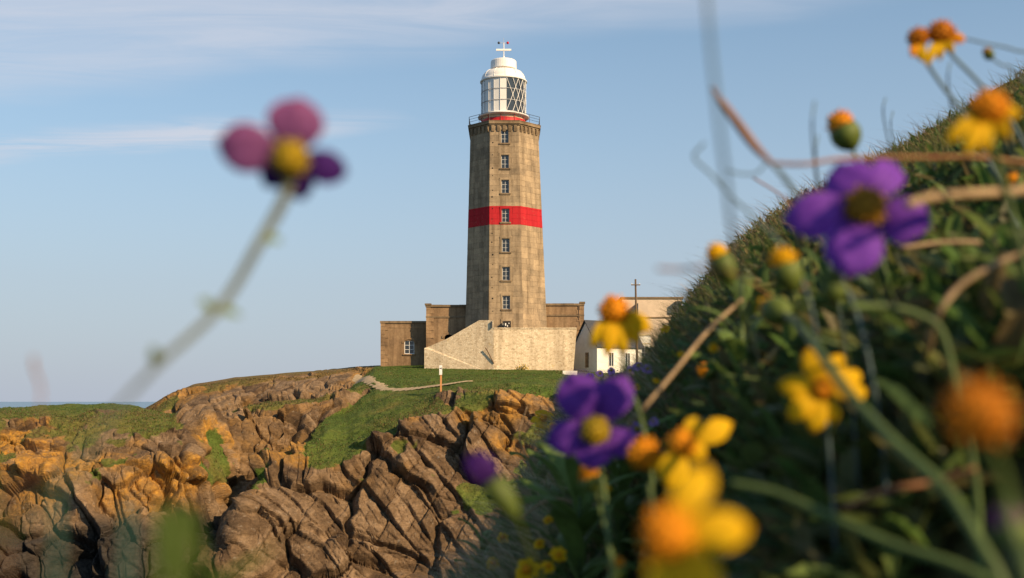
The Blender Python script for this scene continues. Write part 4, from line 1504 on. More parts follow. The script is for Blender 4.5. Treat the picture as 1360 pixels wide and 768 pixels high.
# green grass
n = 52000
x, y, z = scatter(n, 0.62)
z = np.where((y < 1.5) & (x / y < 0.14), -50, z)   # keep the bare edge in front of the lens open
ok_ = (z > -40) & ((x / y > 0.085) | (rng.uniform(0, 1, n) < 0.45))
x, y, z = x[ok_], y[ok_], z[ok_]
n = len(x)
far = sstep(1.5, 12, y)
clump = fbm(x * 1.6, y * 1.6, x * 0, 3, 601)
H = rng.uniform(0.07, 0.19, n) * (1 + 0.5 * clump) * (1 - 0.25 * far) * (0.55 + 0.45 * sstep(0.9, 2.2, y))
V1, Q1, C1 = blades(np.stack([x, y, z - .01], -1), H, rng.uniform(0.2, 1.1, n), rng.uniform(0, 2 * np.pi, n), rng.uniform(0.003, 0.0055, n) * (1 + 1.6 * far), pal(n, GREENS), 3)
kind(mesh_np('grass', V1, Q1, M['blade'], None, True, colors=C1), 'stuff', 'short green grass growing over the near hillside', 'grass')
# straw
n = 34000
x, y, z = scatter(n, 1.5)
far = sstep(1.5, 12, y)
keep = fbm(x * .8, y * .8, x * 0, 3, 611) + 0.85 * far + 0.45 * (x / y < 0.17) > rng.uniform(-.6, .75, n)
x, y, z, far = x[keep], y[keep], z[keep], far[keep]
n = len(x)
V1, Q1, C1 = blades(np.stack([x, y, z - .01], -1), rng.uniform(0.10, 0.26, n) * (1 - .25 * far) * (0.40 + 0.60 * sstep(2.0, 6.0, y)), rng.uniform(0.4, 1.6, n), rng.uniform(0, 2 * np.pi, n), rng.uniform(0.002, 0.004, n) * (1 + 1.4 * far), pal(n, STRAWS), 4)
kind(mesh_np('dry_grass', V1, Q1, M['straw'], None, True, colors=C1), 'stuff', 'dry straw coloured grass among the green on the hillside', 'dry grass')
n = 22000
x, y, z = scatter(n, 1.6, 590, 900)
V1, Q1, C1 = blades(np.stack([x, y, z - .01], -1), rng.uniform(0.07, 0.17, n), rng.uniform(0.5, 1.9, n), rng.uniform(0, 2 * np.pi, n), rng.uniform(0.002, 0.0045, n), pal(n, [(0.46, 0.35, 0.20), (0.36, 0.26, 0.15), (0.52, 0.44, 0.30), (0.28, 0.19, 0.11), (0.30, 0.30, 0.12)]), 4)
kind(mesh_np('straw', V1, Q1, M['straw'], None, True, colors=C1), 'stuff', 'tangled pale straw along the left brink of the slope', 'straw')
# broad herb leaves
n = 60000
x, y, z = scatter(n, 0.6)
far = sstep(1.5, 10, y)
keep = (fbm(x * 1.1 + 7, y * 1.1, x * 0, 3, 621) - 0.35 * far > rng.uniform(-.6, .5, n)) & ((y > 1.5) | (x / y > 0.14))
x, y, z, far = x[keep], y[keep], z[keep], far[keep]
n = len(x)
V1, Q1, C1 = leaves(np.stack([x, y, z + rng.uniform(0.0, 0.10, n) * (0.6 + 0.4 * sstep(0.9, 2.0, y))], -1), rng.uniform(0.025, 0.06, n), rng.uniform(0, 2 * np.pi, n), rng.uniform(-.1, 1.2, n), rng.uniform(0.010, 0.022, n),
                    pal(n, [(0.10, 0.165, 0.04), (0.085, 0.14, 0.055), (0.13, 0.18, 0.05), (0.16, 0.175, 0.09), (0.13, 0.15, 0.04), (0.17, 0.14, 0.06)]))
kind(mesh_np('herb_leaves', V1, Q1, M['blade'], None, True, colors=C1), 'stuff', 'dense small green herb leaves covering the near hillside', 'ground cover')

# tufts of turf on the headland
n = 120000
fx = rng.uniform(-0.47, 0.10, n); fy = 98 + 52 * rng.uniform(0, 1, n) ** 0.9
ci = np.clip(np.searchsorted(U, fx), 1, NC - 2)
rows = np.array([np.searchsorted(G[c, :, 1], yv) for c, yv in zip(ci, fy)])
rows = np.clip(rows, 1, NR - 2)
okg = (rocky[ci, rows] < 0.45)
ci, rows = ci[okg], rows[okg]
n = len(ci)
a_, b2_ = rng.uniform(0, 1, (n, 1)), rng.uniform(0, 1, (n, 1))
Bp = G2[ci, rows] * (1 - a_) * (1 - b2_) + G2[ci + 1, rows] * a_ * (1 - b2_) + G2[ci, rows + 1] * (1 - a_) * b2_ + G2[ci + 1, rows + 1] * a_ * b2_
dr_ = dry[ci, rows][:, None]
nz = fbm(Bp[:, 0] / 3, Bp[:, 1] / 3, Bp[:, 2] * 0, 3, 640)[:, None]
gcol = pal(n, [(0.06, 0.115, 0.018), (0.08, 0.14, 0.024), (0.11, 0.15, 0.03), (0.15, 0.155, 0.045)])
scol = pal(n, [(0.17, 0.11, 0.045), (0.12, 0.085, 0.035), (0.21, 0.15, 0.065)])
isdry = rng.uniform(0, 1, (n, 1)) < np.clip(dr_ * 0.9 + nz * 0.45, 0.04, 1)
Hh = rng.uniform(0.10, 0.26, n) * (1 + 0.6 * nz[:, 0]) * (0.55 + 0.9 * GR[ci, rows].clip(0, .5))
V1, Q1, C1 = blades(Bp - np.array([0, 0, .03]), Hh, rng.uniform(0.2, 1.0, n), rng.uniform(0, 2 * np.pi, n), rng.uniform(0.05, 0.11, n), np.where(isdry, scol, gcol), 2)
kind(mesh_np('turf', V1, Q1, M['blade'], None, True, colors=C1), 'stuff', 'short tufted turf covering the headland and lawn', 'turf')

# ------------------------------------------------------------------ wild flowers close to the lens
def petal_mat(name, c, c2, trans=0.45, base=None):
    """thin petal: pigment deepens towards the base, with fine veins"""
    m = bpy.data.materials.new(name)
    m.use_nodes = True
    n = NT(m.node_tree)
    b = m.node_tree.nodes['Principled BSDF']
    k = n.noise(pos(n), 140.0, 5, 0.65)
    col_ = n.mix(n.ramp(k, [(0.35, 0.0), (0.65, 1.0)]), c, c2)
    al, ac = attr(n, 'along'), attr(n, 'across')
    base = base or tuple(v * 0.45 for v in c)
    vein = n.math('SINE', n.math('ADD', n.math('MULTIPLY', ac, 16.0), n.math('MULTIPLY', k, 5.0)))
    vein = n.math('MULTIPLY', n.ramp(vein, [(0.55, 0.0), (0.95, 0.40)]), n.ramp(al, [(0.0, 0.0), (0.05, 1.0), (0.9, 0.25)]))
    col_ = n.mix(n.ramp(al, [(0.0, 0.0), (0.05, 0.85), (0.45, 0.12), (1.0, 0.0)]), col_, base)
    col_ = n.mix(vein, col_, base)
    n.l(col_, b.inputs['Base Color'])
    b.inputs['Roughness'].default_value = 0.65
    b.inputs['Specular IOR Level'].default_value = 0.12
    tr = n.n('BsdfTranslucent'); n.l(col_, tr.inputs[0])
    mx = n.n('MixShader'); mx.inputs[0].default_value = trans
    n.l(b.outputs[0], mx.inputs[1]); n.l(tr.outputs[0], mx.inputs[2])
    n.l(mx.outputs[0], m.node_tree.nodes['Material Output'].inputs['Surface'])
    return m


M['purple'] = petal_mat('purple_petal', (0.20, 0.055, 0.48), (0.27, 0.085, 0.56))
M['deep_purple'] = petal_mat('deep_purple_petal', (0.13, 0.035, 0.33), (0.18, 0.055, 0.40))
M['violet'] = petal_mat('dark_violet_petal', (0.055, 0.016, 0.14), (0.085, 0.022, 0.19))
M['mauve'] = petal_mat('mauve_petal', (0.24, 0.075, 0.21), (0.30, 0.10, 0.26))
M['yellow'] = petal_mat('yellow_petal', (0.80, 0.46, 0.008), (0.88, 0.54, 0.015))
M['amber'] = petal_mat('orange_floret', (0.62, 0.21, 0.008), (0.74, 0.30, 0.012), 0.15)
M['lilac'] = petal_mat('lilac_petal', (0.36, 0.20, 0.60), (0.45, 0.27, 0.68))
M['herb'] = leaf_mat('herb_leaf', False, (0.12, 0.18, 0.04), 0.3)
M['disc'] = petal_mat('yellow_disc', (0.42, 0.27, 0.012), (0.22, 0.17, 0.02), 0.1)
M['rust'] = petal_mat('rust_floret', (0.42, 0.135, 0.008), (0.50, 0.18, 0.01), 0.1)
M['brown_disc'] = petal_mat('brown_disc', (0.36, 0.19, 0.02), (0.25, 0.12, 0.015), 0.1)
M['stem'] = leaf_mat('green_stem', False, (0.075, 0.115, 0.035), 0.1)
M['grey_stem'] = leaf_mat('grey_green_stem', False, (0.105, 0.115, 0.075), 0.1)
M['calyx'] = leaf_mat('calyx_green', False, (0.10, 0.135, 0.025), 0.15)
M['dry_stem'] = leaf_mat('dry_stem', False, (0.32, 0.22, 0.12), 0.1)
M['brown_stem'] = leaf_mat('brown_stem', False, (0.24, 0.11, 0.045), 0.1)
M['pale_stem'] = leaf_mat('pale_blue_stem', False, (0.10, 0.15, 0.16), 0.1)
M['blade1'] = leaf_mat('blade_green', False, (0.10, 0.15, 0.025), 0.4)
M['blade2'] = leaf_mat('blade_teal', False, (0.05, 0.12, 0.09), 0.3)


def petal(Bp, Tp, w, nrm, m, parent, bulge=0.12, cup=0.18, shape=1.3, name='petal'):
    a = Tp - Bp
    L = a.length
    s = a.cross(nrm).normalized()
    nn = s.cross(a).normalized()
    vs, fs = [], []
    nt_, ns_ = 11, 8
    al, ac = [], []
    ph, curl = random.uniform(0, 6), random.uniform(0.02, 0.14)
    for i in range(nt_ + 1):
        t = i / nt_
        wd = w * (math.sin(math.pi * min(1, t) ** shape) ** 0.62 if 0 < t < 1 else 0) * 0.5 + w * 0.10 * (1 - t)
        for k in range(ns_ + 1):
            q = -1 + 2 * k / ns_
            ruf = 0.045 * w * t * math.sin(6 * t + 6 * q + ph)
            tipw = 1 - 0.055 * (1 - math.cos(q * 9 + ph)) * t ** 6          # notched, uneven tip
            vs.append(Bp + a * t * tipw + s * (q * wd) + nn * (bulge * L * 4 * t * (1 - t) - cup * w * q * q * t + ruf - curl * L * t ** 4))
            al.append(0.06 + 0.94 * t)
            ac.append(q)
    W_2 = ns_ + 1
    for i in range(nt_):
        for k in range(ns_):
            fs.append((i * W_2 + k, i * W_2 + k + 1, (i + 1) * W_2 + k + 1, (i + 1) * W_2 + k))
    return mesh_obj(name, vs, fs, M[m], parent, True, attrs=dict(along=al, across=ac))


def floret_head(c, r, m, parent, name='disc', squash=0.75, axis=Vector((0, -1, 0.3)), n=70, spike=0.30):
    """a dome of small florets"""
    mb_ = MB()
    axis = axis.normalized()
    ax1 = axis.cross(Vector((0.3, 0.2, 1))).normalized()
    ax2 = axis.cross(ax1)
    mb_.ball(c, r * 0.86, 7)
    for i in range(n):
        zc_ = 1 - 1.55 * (i + .5) / n
        rad = math.sqrt(max(0, 1 - zc_ * zc_))
        an = i * 2.39996
        d_ = (ax1 * rad * math.cos(an) + ax2 * rad * math.sin(an)) + axis * zc_
        d_.normalize()
        p0, p1 = c + d_ * r * 0.78, c + d_ * r * (1 + random.uniform(-.3, .6) * spike)
        mb_.tube([p0, p1], [r * 0.13, r * 0.07], 5)
    return mb_.build(name, M[m], parent, True)


def stem_part(pts, rad, m, parent, name='stem', root=True, r2=None):
    q = [P(*p) for p in pts]
    if root:
        e = q[-1]
        dirv = (q[-1] - q[-2]); dirv.z = 0
        g = e + dirv * 0.25 + Vector((0.01, 0.0, 0))
        zg_ = float(hill(g.x, g.y))
        if zg_ < e.z - 0.01:
            q += [e.lerp(Vector((g.x, g.y, zg_)), 0.5) + Vector((.004, 0, 0)), Vector((g.x, g.y, zg_ - .01))]
    c = catmull(q, 7)
    n_ = len(c)
    r2 = r2 or rad * 1.25
    return MB().tube(c, [rad + (r2 - rad) * (min(1.0, 1.5 * i / (n_ - 1)) if r2 < rad * .5 else i / (n_ - 1)) for i in range(n_)], 7).build(name, M[m], parent, True), q[-1]


def calyx(c, r, d_, parent, L=1.6, m='calyx', name='calyx'):
    d_ = d_.normalized()
    mb_ = MB()
    mb_.tube([c + d_ * r * 0.1, c + d_ * r * 0.5, c + d_ * r * 1.0, c + d_ * r * L], [r * 0.95, r * 0.98, r * 0.72, r * 0.2], 12)
    ax1 = d_.cross(Vector((0.3, 0.9, .2))).normalized(); ax2 = d_.cross(ax1)
    for i in range(9):
        an = i * 2 * math.pi / 9
        o_ = ax1 * math.cos(an) + ax2 * math.sin(an)
        mb_.tube([c + d_ * r * 1.1 + o_ * r * .68, c + d_ * r * .4 + o_ * r * 1.02, c - d_ * r * .25 + o_ * r * 1.0], [r * .2, r * .22, r * .04], 5)
    return mb_.build(name, M[m], parent, True)


def flower(name, label, cat, c, petals, disc_px, disc_m, stem, stem_r=0.0016, stem_m='stem', group=None, nrm=None, disc_axis=None, has_calyx=True, leafs=(), bulge=0.12, disc_off=0.25, stem_r2=None):
    """c = (px, py, d); petals = [(tip px, tip py, width px, depth offset in m, material)]"""
    Cp = P(*c)
    d_ = c[2]
    st_pts = [(c[0] + stem[0][0] * 0, c[1], d_ + 0.006)] + list(stem)
    base = P(*stem[-1])
    o = thing(name, label, cat, (base.x, base.y, float(hill(base.x, base.y))), group)
    view = (-Cp).normalized()
    N_ = nrm or view
    for (tx, ty, w, dd, m) in petals:
        T = P(tx, ty, d_ + dd)
        Bq = Cp.lerp(T, 0.10) + Vector((0, 0.001, 0))
        petal(Bq, T, w / F * d_, N_, m, o, bulge)
    r = disc_px / F * d_
    if disc_px:
        floret_head(Cp + view * r * disc_off, r, disc_m, o, axis=disc_axis or view, n=60)
    sp, _ = stem_part(st_pts, stem_r, stem_m, o, r2=stem_r2)
    if has_calyx:
        dv = (P(*stem[0]) - Cp)
        dv += -view * dv.length * 0.6
        calyx(Cp - view * r * 0.5, max(r * 0.8, 0.003), dv, o)
    for (lx, ly, ld, tx, ty, td, w) in leafs:
        petal(P(lx, ly, ld), P(tx, ty, td), w / F * ld, Vector((0.2, -1, .5)), 'calyx', o, 0.08, 0.1, 0.9, 'leaf')
    return o


# mauve flower standing alone against the sky
flower('viola', 'mauve four-petalled flower with a yellow-green centre standing alone against the sky', 'flower', (385, 210, .37),
       [(286, 186, 60, -.006, 'mauve'), (397, 128, 70, -.004, 'mauve'), (462, 230, 42, .004, 'violet'), (346, 248, 36, .008, 'violet'), (402, 268, 40, .006, 'violet')],
       25, 'disc', [(381, 255, .37), (340, 330, .362), (292, 408, .352), (215, 480, .33), (168, 528, .29), (120, 585, .23), (50, 680, .16), (-60, 850, .12)], 0.0023, 'grey_stem', stem_r2=0.0002, disc_off=.5, has_calyx=True,
       leafs=[(352, 318, .362, 376, 318, .366, 12), (284, 412, .352, 268, 398, .347, 16), (290, 412, .352, 322, 418, .36, 14), (210, 484, .335, 203, 462, .33, 16)])
# purple flower on the right
flower('viola', 'five-petalled purple flower with a brown centre in front of the hillside ridge', 'flower', (1148, 276, .55),
       [(1041, 292, 56, .0, 'purple'), (1124, 366, 70, -.012, 'purple'), (1240, 304, 58, .0, 'purple'), (1112, 214, 60, .006, 'purple'), (1196, 208, 44, .016, 'purple')],
       29, 'brown_disc', [(1152, 330, .565), (1166, 400, .60), (1180, 470, .68), (1190, 540, .8)], 0.0013, disc_off=.2)
# purple flower at the centre
flower('viola', 'five-petalled deep purple flower with a yellow centre in front of the cliff edge', 'flower', (790, 572, .70),
       [(757, 494, 58, .0, 'deep_purple'), (834, 496, 46, .006, 'deep_purple'), (725, 588, 44, .0, 'deep_purple'), (788, 622, 46, -.006, 'deep_purple'), (846, 596, 38, .010, 'deep_purple')],
       19, 'disc', [(797, 620, .71), (806, 680, .70), (812, 760, .68)], 0.0015, disc_off=.5)
# yellow daisies
flower('yellow_daisy', 'bright yellow flat-open daisy lit against the dark green hillside', 'flower', (1092, 517, .60),
       [(1033, 512, 28, .0, 'yellow'), (1072, 460, 28, .004, 'yellow'), (1120, 468, 28, .008, 'yellow'), (1048, 556, 28, -.003, 'yellow'), (1080, 576, 28, -.004, 'yellow'), (1110, 564, 22, .0, 'yellow'), (1150, 494, 20, .010, 'yellow'), (1158, 524, 22, .008, 'yellow')],
       14, 'amber', [(1104, 556, .62), (1098, 590, .66), (1090, 630, .75)], 0.0013, disc_off=.2)
flower('yellow_daisy', 'drooping yellow daisy with orange dome in front of the white cottage', 'flower', (815, 412, .80),
       [(784, 462, 18, -.004, 'yellow'), (806, 474, 18, -.010, 'yellow'), (830, 470, 20, -.008, 'yellow'), (866, 440, 26, .004, 'yellow'), (850, 456, 18, -.004, 'yellow')],
       20, 'amber', [(824, 455, .81), (832, 500, .81), (852, 560, .80), (866, 640, .78)], 0.0016, disc_axis=Vector((-.1, -.4, 1)), disc_off=.1)
flower('yellow_daisy', 'yellow daisy with a long raised petal, right of the central purple flower', 'flower', (906, 590, .60),
       [(976, 562, 30, .010, 'yellow'), (930, 552, 22, .012, 'yellow'), (886, 646, 36, -.010, 'yellow'), (940, 606, 22, .0, 'yellow')],
       20, 'amber', [(908, 630, .61), (912, 680, .60), (930, 745, .58)], 0.0015, disc_axis=Vector((-.3, -.6, .8)), disc_off=.1)
flower('daisy_head', 'small round orange flower head touching the petals of the yellow daisy', 'flower', (857, 604, .62),
       [(876, 622, 20, -.01, 'yellow')], 23, 'amber', [(862, 640, .63), (868, 690, .62), (880, 750, .6)], 0.0015, disc_axis=Vector((-.2, -.5, .8)), disc_off=.1)
flower('yellow_daisy', 'largest and most blurred yellow daisy at the bottom edge', 'flower', (886, 712, .27),
       [(944, 612, 44, .008, 'yellow'), (1000, 700, 50, .0, 'yellow'), (952, 800, 54, -.012, 'yellow'), (884, 812, 46, -.008, 'yellow')],
       38, 'amber', [(905, 800, .275), (930, 900, .27)], 0.0017, disc_axis=Vector((-.5, -.7, .6)), disc_off=.1)
flower('daisy_head', 'large blurred burnt orange flower head at the lower right edge', 'flower', (1300, 552, .22),
       [], 46, 'rust', [(1330, 640, .25), (1350, 720, .25), (1375, 820, .24)], 0.0017, disc_axis=Vector((-.4, -.6, .9)), disc_off=.1)
flower('yellow_daisy', 'drooping yellow daisy high on the right edge above the hillside', 'flower', (1312, 145, .50),
       [(1256, 188, 18, -.004, 'yellow'), (1282, 206, 20, -.008, 'yellow'), (1308, 204, 18, -.008, 'yellow'), (1340, 184, 20, -.004, 'yellow'), (1358, 152, 18, .0, 'yellow')],
       25, 'amber', [(1320, 200, .515), (1345, 290, .52), (1372, 400, .52)], 0.0016, disc_axis=Vector((-.1, -.4, 1)), disc_off=.1)
flower('yellow_daisy', 'topmost pair of wilting orange and yellow flower heads against the sky', 'flower', (1250, 44, .80),
       [(1248, 78, 12, -.006, 'yellow'), (1230, 88, 11, -.008, 'yellow'), (1284, 54, 13, .0, 'amber'), (1266, 70, 12, -.004, 'yellow')],
       17, 'rust', [(1262, 70, .81), (1300, 110, .82), (1345, 165, .82), (1395, 260, .80)], 0.0013, 'pale_stem', disc_axis=Vector((-.1, -.4, 1)), disc_off=.1)
flower('daisy_head', 'dark orange wilted flower head just left of the topmost heads', 'flower', (1219, 50, .80),
       [(1226, 82, 14, -.008, 'yellow'), (1212, 76, 12, -.006, 'amber')], 14, 'rust', [(1232, 84, .81), (1250, 112, .815), (1285, 160, .82), (1330, 250, .82), (1390, 380, .8)], 0.0013, 'pale_stem', disc_axis=Vector((-.2, -.4, 1)), disc_off=.1)


def bud(label, tip, base, r_px, m_tip, stem, stem_r=0.0013, tip_r=0.9, spike=.3, name='flower_bud', stem_m='stem', group=None, cyx='calyx'):
    """closed head: coloured tuft at tip, green cup at base"""
    T_, B_ = P(*tip), P(*base)
    e = P(*stem[-1])
    o = thing(name, label, 'bud', (e.x, e.y, float(hill(e.x, e.y))), group)
    r = r_px / F * tip[2]
    ax = (T_ - B_)
    floret_head(T_, r * tip_r, m_tip, o, 'tuft', axis=ax, n=44, spike=spike)
    mb_ = MB()
    mb_.tube([T_.lerp(B_, t) for t in (.12, .3, .55, .8, 1.0, 1.12)], [r * .86, r * 1.0, r * 1.02, r * .85, r * .5, r * .15], 12)
    mb_.build('calyx', M[cyx], o, True)
    stem_part([base] + list(stem), stem_r, stem_m, o)
    return o


bud('orange tufted bud with green cup just above the right purple flower', (1116, 164, .80), (1132, 196, .80), 20, 'amber', [(1142, 230, .80), (1160, 300, .80), (1185, 400, .80), (1192, 450, 1.0)])
bud('yellow-tipped bud on the skyline at the left end of the ridge', (952, 336, .75), (970, 374, .75), 16, 'yellow', [(980, 405, .76), (992, 440, .82), (1010, 490, .95)])
bud('plump yellow-tipped green bud below the left petal of the right purple flower', (1040, 346, .62), (1052, 384, .62), 20, 'yellow', [(1062, 415, .63), (1080, 460, .68), (1100, 520, .8)])
bud('round yellow half-open bud on a thick green diagonal stem', (1022, 410, .70), (1042, 418, .68), 19, 'yellow', [(1062, 432, .62), (1090, 470, .55), (1130, 525, .50), (1190, 590, .46), (1255, 650, .43), (1300, 720, .41), (1340, 800, .40)], 0.0021)
bud('green closed bud beneath the right purple flower', (1104, 372, .55), (1112, 400, .55), 17, 'calyx', [(1118, 440, .57), (1128, 500, .62), (1140, 570, .7)], 0.0011, spike=.1)
bud('small orange bud alone on the mid slope', (936, 492, 1.25), (948, 498, 1.25), 12, 'amber', [(965, 505, 1.25), (1000, 520, 1.23), (1040, 560, 1.2)])
bud('blurred orange bud below the central purple flower', (784, 630, .75), (792, 652, .75), 18, 'amber', [(800, 690, .75), (815, 750, .74)])
bud('small orange bud at the bottom edge, left of the largest daisy', (818, 750, .75), (824, 770, .75), 13, 'amber', [(830, 800, .75), (840, 850, .74)])
o = bud('violet pointed bud in a long green cup, leaning in front of the cliff', (648, 632, .46), (684, 684, .46), 17, 'violet', [(694, 706, .47), (712, 760, .50), (730, 830, .52)], 0.0007, tip_r=1.0, spike=.4, stem_m='calyx')
for (tx, ty, w_) in ((622, 604, 30), (632, 600, 26), (628, 618, 24), (642, 606, 22)):
    petal(P(654, 642, .458), P(tx, ty, .455), w_ / F * .46, Vector((0.1, -1, .1)), 'violet', o, .1, .3)
bud('tiny dark round bud on a wiry stem near the top right corner', (1311, 69, .9), (1317, 78, .9), 7, 'brown_disc', [(1330, 86, .9), (1348, 96, .9), (1400, 160, .88)], 0.0008, stem_m='pale_stem')
bud('small orange bud in the grass at the right edge below the drooping daisy', (1345, 240, 1.0), (1356, 246, 1.0), 11, 'amber', [(1370, 262, 1.0), (1400, 330, .98)])
bud('pale pink blurred bud in the bottom right corner', (1338, 690, .33), (1350, 730, .33), 26, 'mauve', [(1358, 780, .33), (1370, 860, .32)], spike=.2)


# single stalks and blades
def stalk(name, label, cat, pts, rad, m, root=True, r2=None):
    e = P(*pts[-1])
    o = thing(name, label, cat, (e.x, e.y, float(hill(e.x, e.y))))
    stem_part(pts, rad, m, o, 'stem', root, r2)
    return o


stalk('green_stalk', 'tall faint blue-grey stem rising to the top edge beside the tower', 'stem', [(934, -60, .34), (944, 60, .34), (956, 170, .345), (966, 250, .36), (972, 305, .40), (985, 380, .55), (1005, 470, .85), (1020, 520, 1.3)], 0.0007, 'pale_stem')
o = stalk('seed_stalk', 'brown pointed seed pod leaning left against the sky', 'seed pod', [(1022, 214, .62), (1040, 236, .62), (1065, 270, .63), (1110, 350, .64), (1150, 460, .64)], 0.0009, 'pale_stem')
MB().tube(catmull([P(944, 116, .62), P(975, 158, .62), P(1003, 195, .62), P(1026, 218, .62)], 6), [0.0006 + 0.0020 * math.sin(math.pi * (0.12 + 0.8 * i / 18)) for i in range(19)], 8).build('pod', M['brown_stem'], o, True)
stalk('dry_stalk', 'thin brown stalk lying level above the right purple flower', 'stalk', [(1022, 217, .64), (1070, 218, .64), (1120, 211, .65), (1220, 209, .67), (1330, 212, .70), (1420, 240, .72)], 0.0011, 'brown_stem')
stalk('dry_stalk', 'pale dry leaf stalk pointing right of the purple flower', 'stalk', [(1205, 272, .52), (1240, 262, .53), (1330, 256, .55), (1420, 262, .57)], 0.0022, 'dry_stem')
stalk('dry_stalk', 'curved beige stalk arching on the right side of the hillside', 'stalk', [(1385, 326, .60), (1330, 348, .60), (1275, 380, .60), (1243, 425, .60), (1231, 475, .66), (1232, 510, .95)], 0.0017, 'dry_stem')
stalk('dry_stalk', 'straight beige stalk slanting up the slope from the central purple flower', 'stalk', [(985, 398, 1.0), (940, 440, .97), (895, 495, .93), (850, 548, .92), (836, 568, 1.0), (826, 590, 1.3), (824, 600, 1.8)], 0.0017, 'dry_stem')
stalk('dry_stalk', 'short reddish dry stalk among green stems low on the right', 'stalk', [(1296, 622, .50), (1240, 640, .51), (1180, 652, .52), (1130, 672, .60), (1100, 690, .9)], 0.0013, 'brown_stem')
stalk('dry_stalk', 'horizontal brown stalk under the curved beige stalk', 'stalk', [(1195, 330, .8), (1260, 322, .8), (1330, 326, .8), (1420, 345, .8)], 0.0018, 'dry_stem')
stalk('dry_stalk', 'dry brown stalk crossing below the skyline bud', 'stalk', [(1000, 236, 1.1), (1040, 262, 1.1), (1075, 300, 1.1), (1120, 370, 1.1), (1150, 430, 1.1)], 0.0009, 'brown_stem')
stalk('tendril', 'curled thin grey tendril on the sky left of the seed pod', 'tendril', [(936, 190, .62), (930, 196, .62), (922, 210, .62), (945, 232, .62), (968, 258, .62), (1000, 288, .63), (1040, 330, .64), (1080, 420, .64)], 0.0007, 'pale_stem')
stalk('tendril', 'short wavy grey tendril crossing the tall faint stem', 'tendril', [(966, 226, .66), (985, 231, .66), (1005, 230, .66), (1024, 218, .66), (1060, 260, .68), (1110, 380, .68)], 0.0006, 'pale_stem')
stalk('tendril', 'thin wiry stem reaching in from the top right corner', 'tendril', [(1284, 52, .85), (1310, 58, .85), (1345, 66, .85), (1400, 90, .85), (1450, 200, .85)], 0.0008, 'pale_stem')
stalk('green_stalk', 'thick pale green stem curving along the bottom right', 'stem', [(970, 642, .50), (1030, 655, .49), (1110, 690, .47), (1190, 725, .45), (1280, 756, .43), (1340, 800, .42)], 0.0019, 'stem')
stalk('green_stalk', 'thin green stem below the thick curving stem', 'stem', [(940, 668, .70), (1020, 680, .69), (1090, 712, .68), (1160, 760, .66), (1200, 830, .65)], 0.0016, 'stem')
stalk('green_stalk', 'green stem arching right from the closed bud', 'stem', [(1128, 408, .55), (1180, 408, .56), (1228, 422, .56), (1252, 446, .56), (1270, 520, .56)], 0.0018, 'stem')
stalk('green_stalk', 'level green stem crossing the dark slope under the beige arch', 'stem', [(1140, 505, .70), (1190, 486, .70), (1255, 476, .71), (1330, 490, .72), (1420, 500, .72)], 0.0016, 'stem')
stalk('green_stalk', 'faint green stem sagging across the dark slope', 'stem', [(1060, 440, .75), (1130, 462, .75), (1210, 468, .75), (1290, 448, .75), (1380, 452, .75), (1450, 500, .75)], 0.0015, 'stem')
stalk('green_stalk', 'slender green stem behind the bright yellow daisy', 'stem', [(960, 498, .95), (1010, 504, .95), (1060, 508, .95), (1180, 522, .95), (1280, 528, .95), (1400, 560, .95)], 0.0012, 'stem')
stalk('dry_stalk', 'faint level straw stalk on the sky left of the skyline bud', 'stalk', [(872, 357, .45), (905, 358, .45), (940, 356, .45), (980, 366, .55), (1010, 385, .9), (1030, 400, 1.5)], 0.0007, 'brown_stem')
stalk('dry_stalk', 'small crooked grey stalk on the sky at the far left edge', 'stalk', [(44, 474, .36), (46, 490, .36), (53, 510, .355), (54, 535, .35), (40, 640, .30), (10, 800, .25)], 0.0007, 'brown_stem', True, 0.00015)
for i, (px_, py_, d_, h) in enumerate([(1082, 175, .75, 80), (1176, 150, 1.1, 40), (1086, 210, .8, 60), (1262, 108, .9, 50), (1186, 168, 1.3, 40)]):
    stalk('wiry_stalk', ['thin grey stem rising beside the orange tufted bud', 'hair-thin stem on the skyline right of the orange tufted bud', 'second thin grey stem beside the orange tufted bud', 'thin stem behind the drooping daisy near the top right', 'very fine stem rising from the ridge'][i], 'stem',
          [(px_, py_ - h / 2, d_), (px_ - 3, py_, d_), (px_ + 4, py_ + h, d_ * 1.2), (px_ + 10, py_ + h * 1.6, d_ * 2.2)], 0.0007, 'pale_stem')


def grass_leaf(label, pts, w_px, m):
    e = P(*pts[-1])
    o = thing('grass_blade', label, 'grass blade', (e.x, e.y, float(hill(e.x, e.y))))
    q = [P(*p) for p in pts]
    q.append(Vector((q[-1].x, q[-1].y, float(hill(q[-1].x, q[-1].y)))))
    c = catmull(q, 8)
    vs, fs = [], []
    for i, p in enumerate(c):
        t = i / (len(c) - 1)
        w = w_px / F * pts[0][2] * min(1, (t * 5) ** .7) * .5
        for k in (-1, 0, 1):
            vs.append(p + Vector((k * w, -abs(k) * w * .5, 0)))
    for i in range(len(c) - 1):
        for k in (0, 1):
            fs.append((i * 3 + k, i * 3 + k + 1, (i + 1) * 3 + k + 1, (i + 1) * 3 + k))
    mesh_obj('leaf', vs, fs, M[m], o, True)


grass_leaf('broad blurred yellow-green grass blade low in front of the gully', [(238, 660, .27), (232, 705, .27), (226, 760, .265), (215, 900, .25)], 15, 'blade1')
grass_leaf('blurred bluish grass blade at the bottom left edge', [(158, 745, .24), (164, 785, .24), (175, 900, .23)], 6, 'blade2')
grass_leaf('small teal grass tip at the lower left corner', [(66, 750, .24), (70, 790, .24), (80, 900, .23)], 5, 'blade2')
grass_leaf('slanting green grass blade at the bottom edge left of the buttress', [(372, 722, .30), (330, 748, .30), (285, 780, .29), (240, 880, .27)], 16, 'blade1')
grass_leaf('large faint green grass blade sweeping over the left cliff', [(150, 545, .20), (110, 610, .20), (60, 665, .195), (0, 715, .19), (-60, 790, .18)], 5, 'blade1')

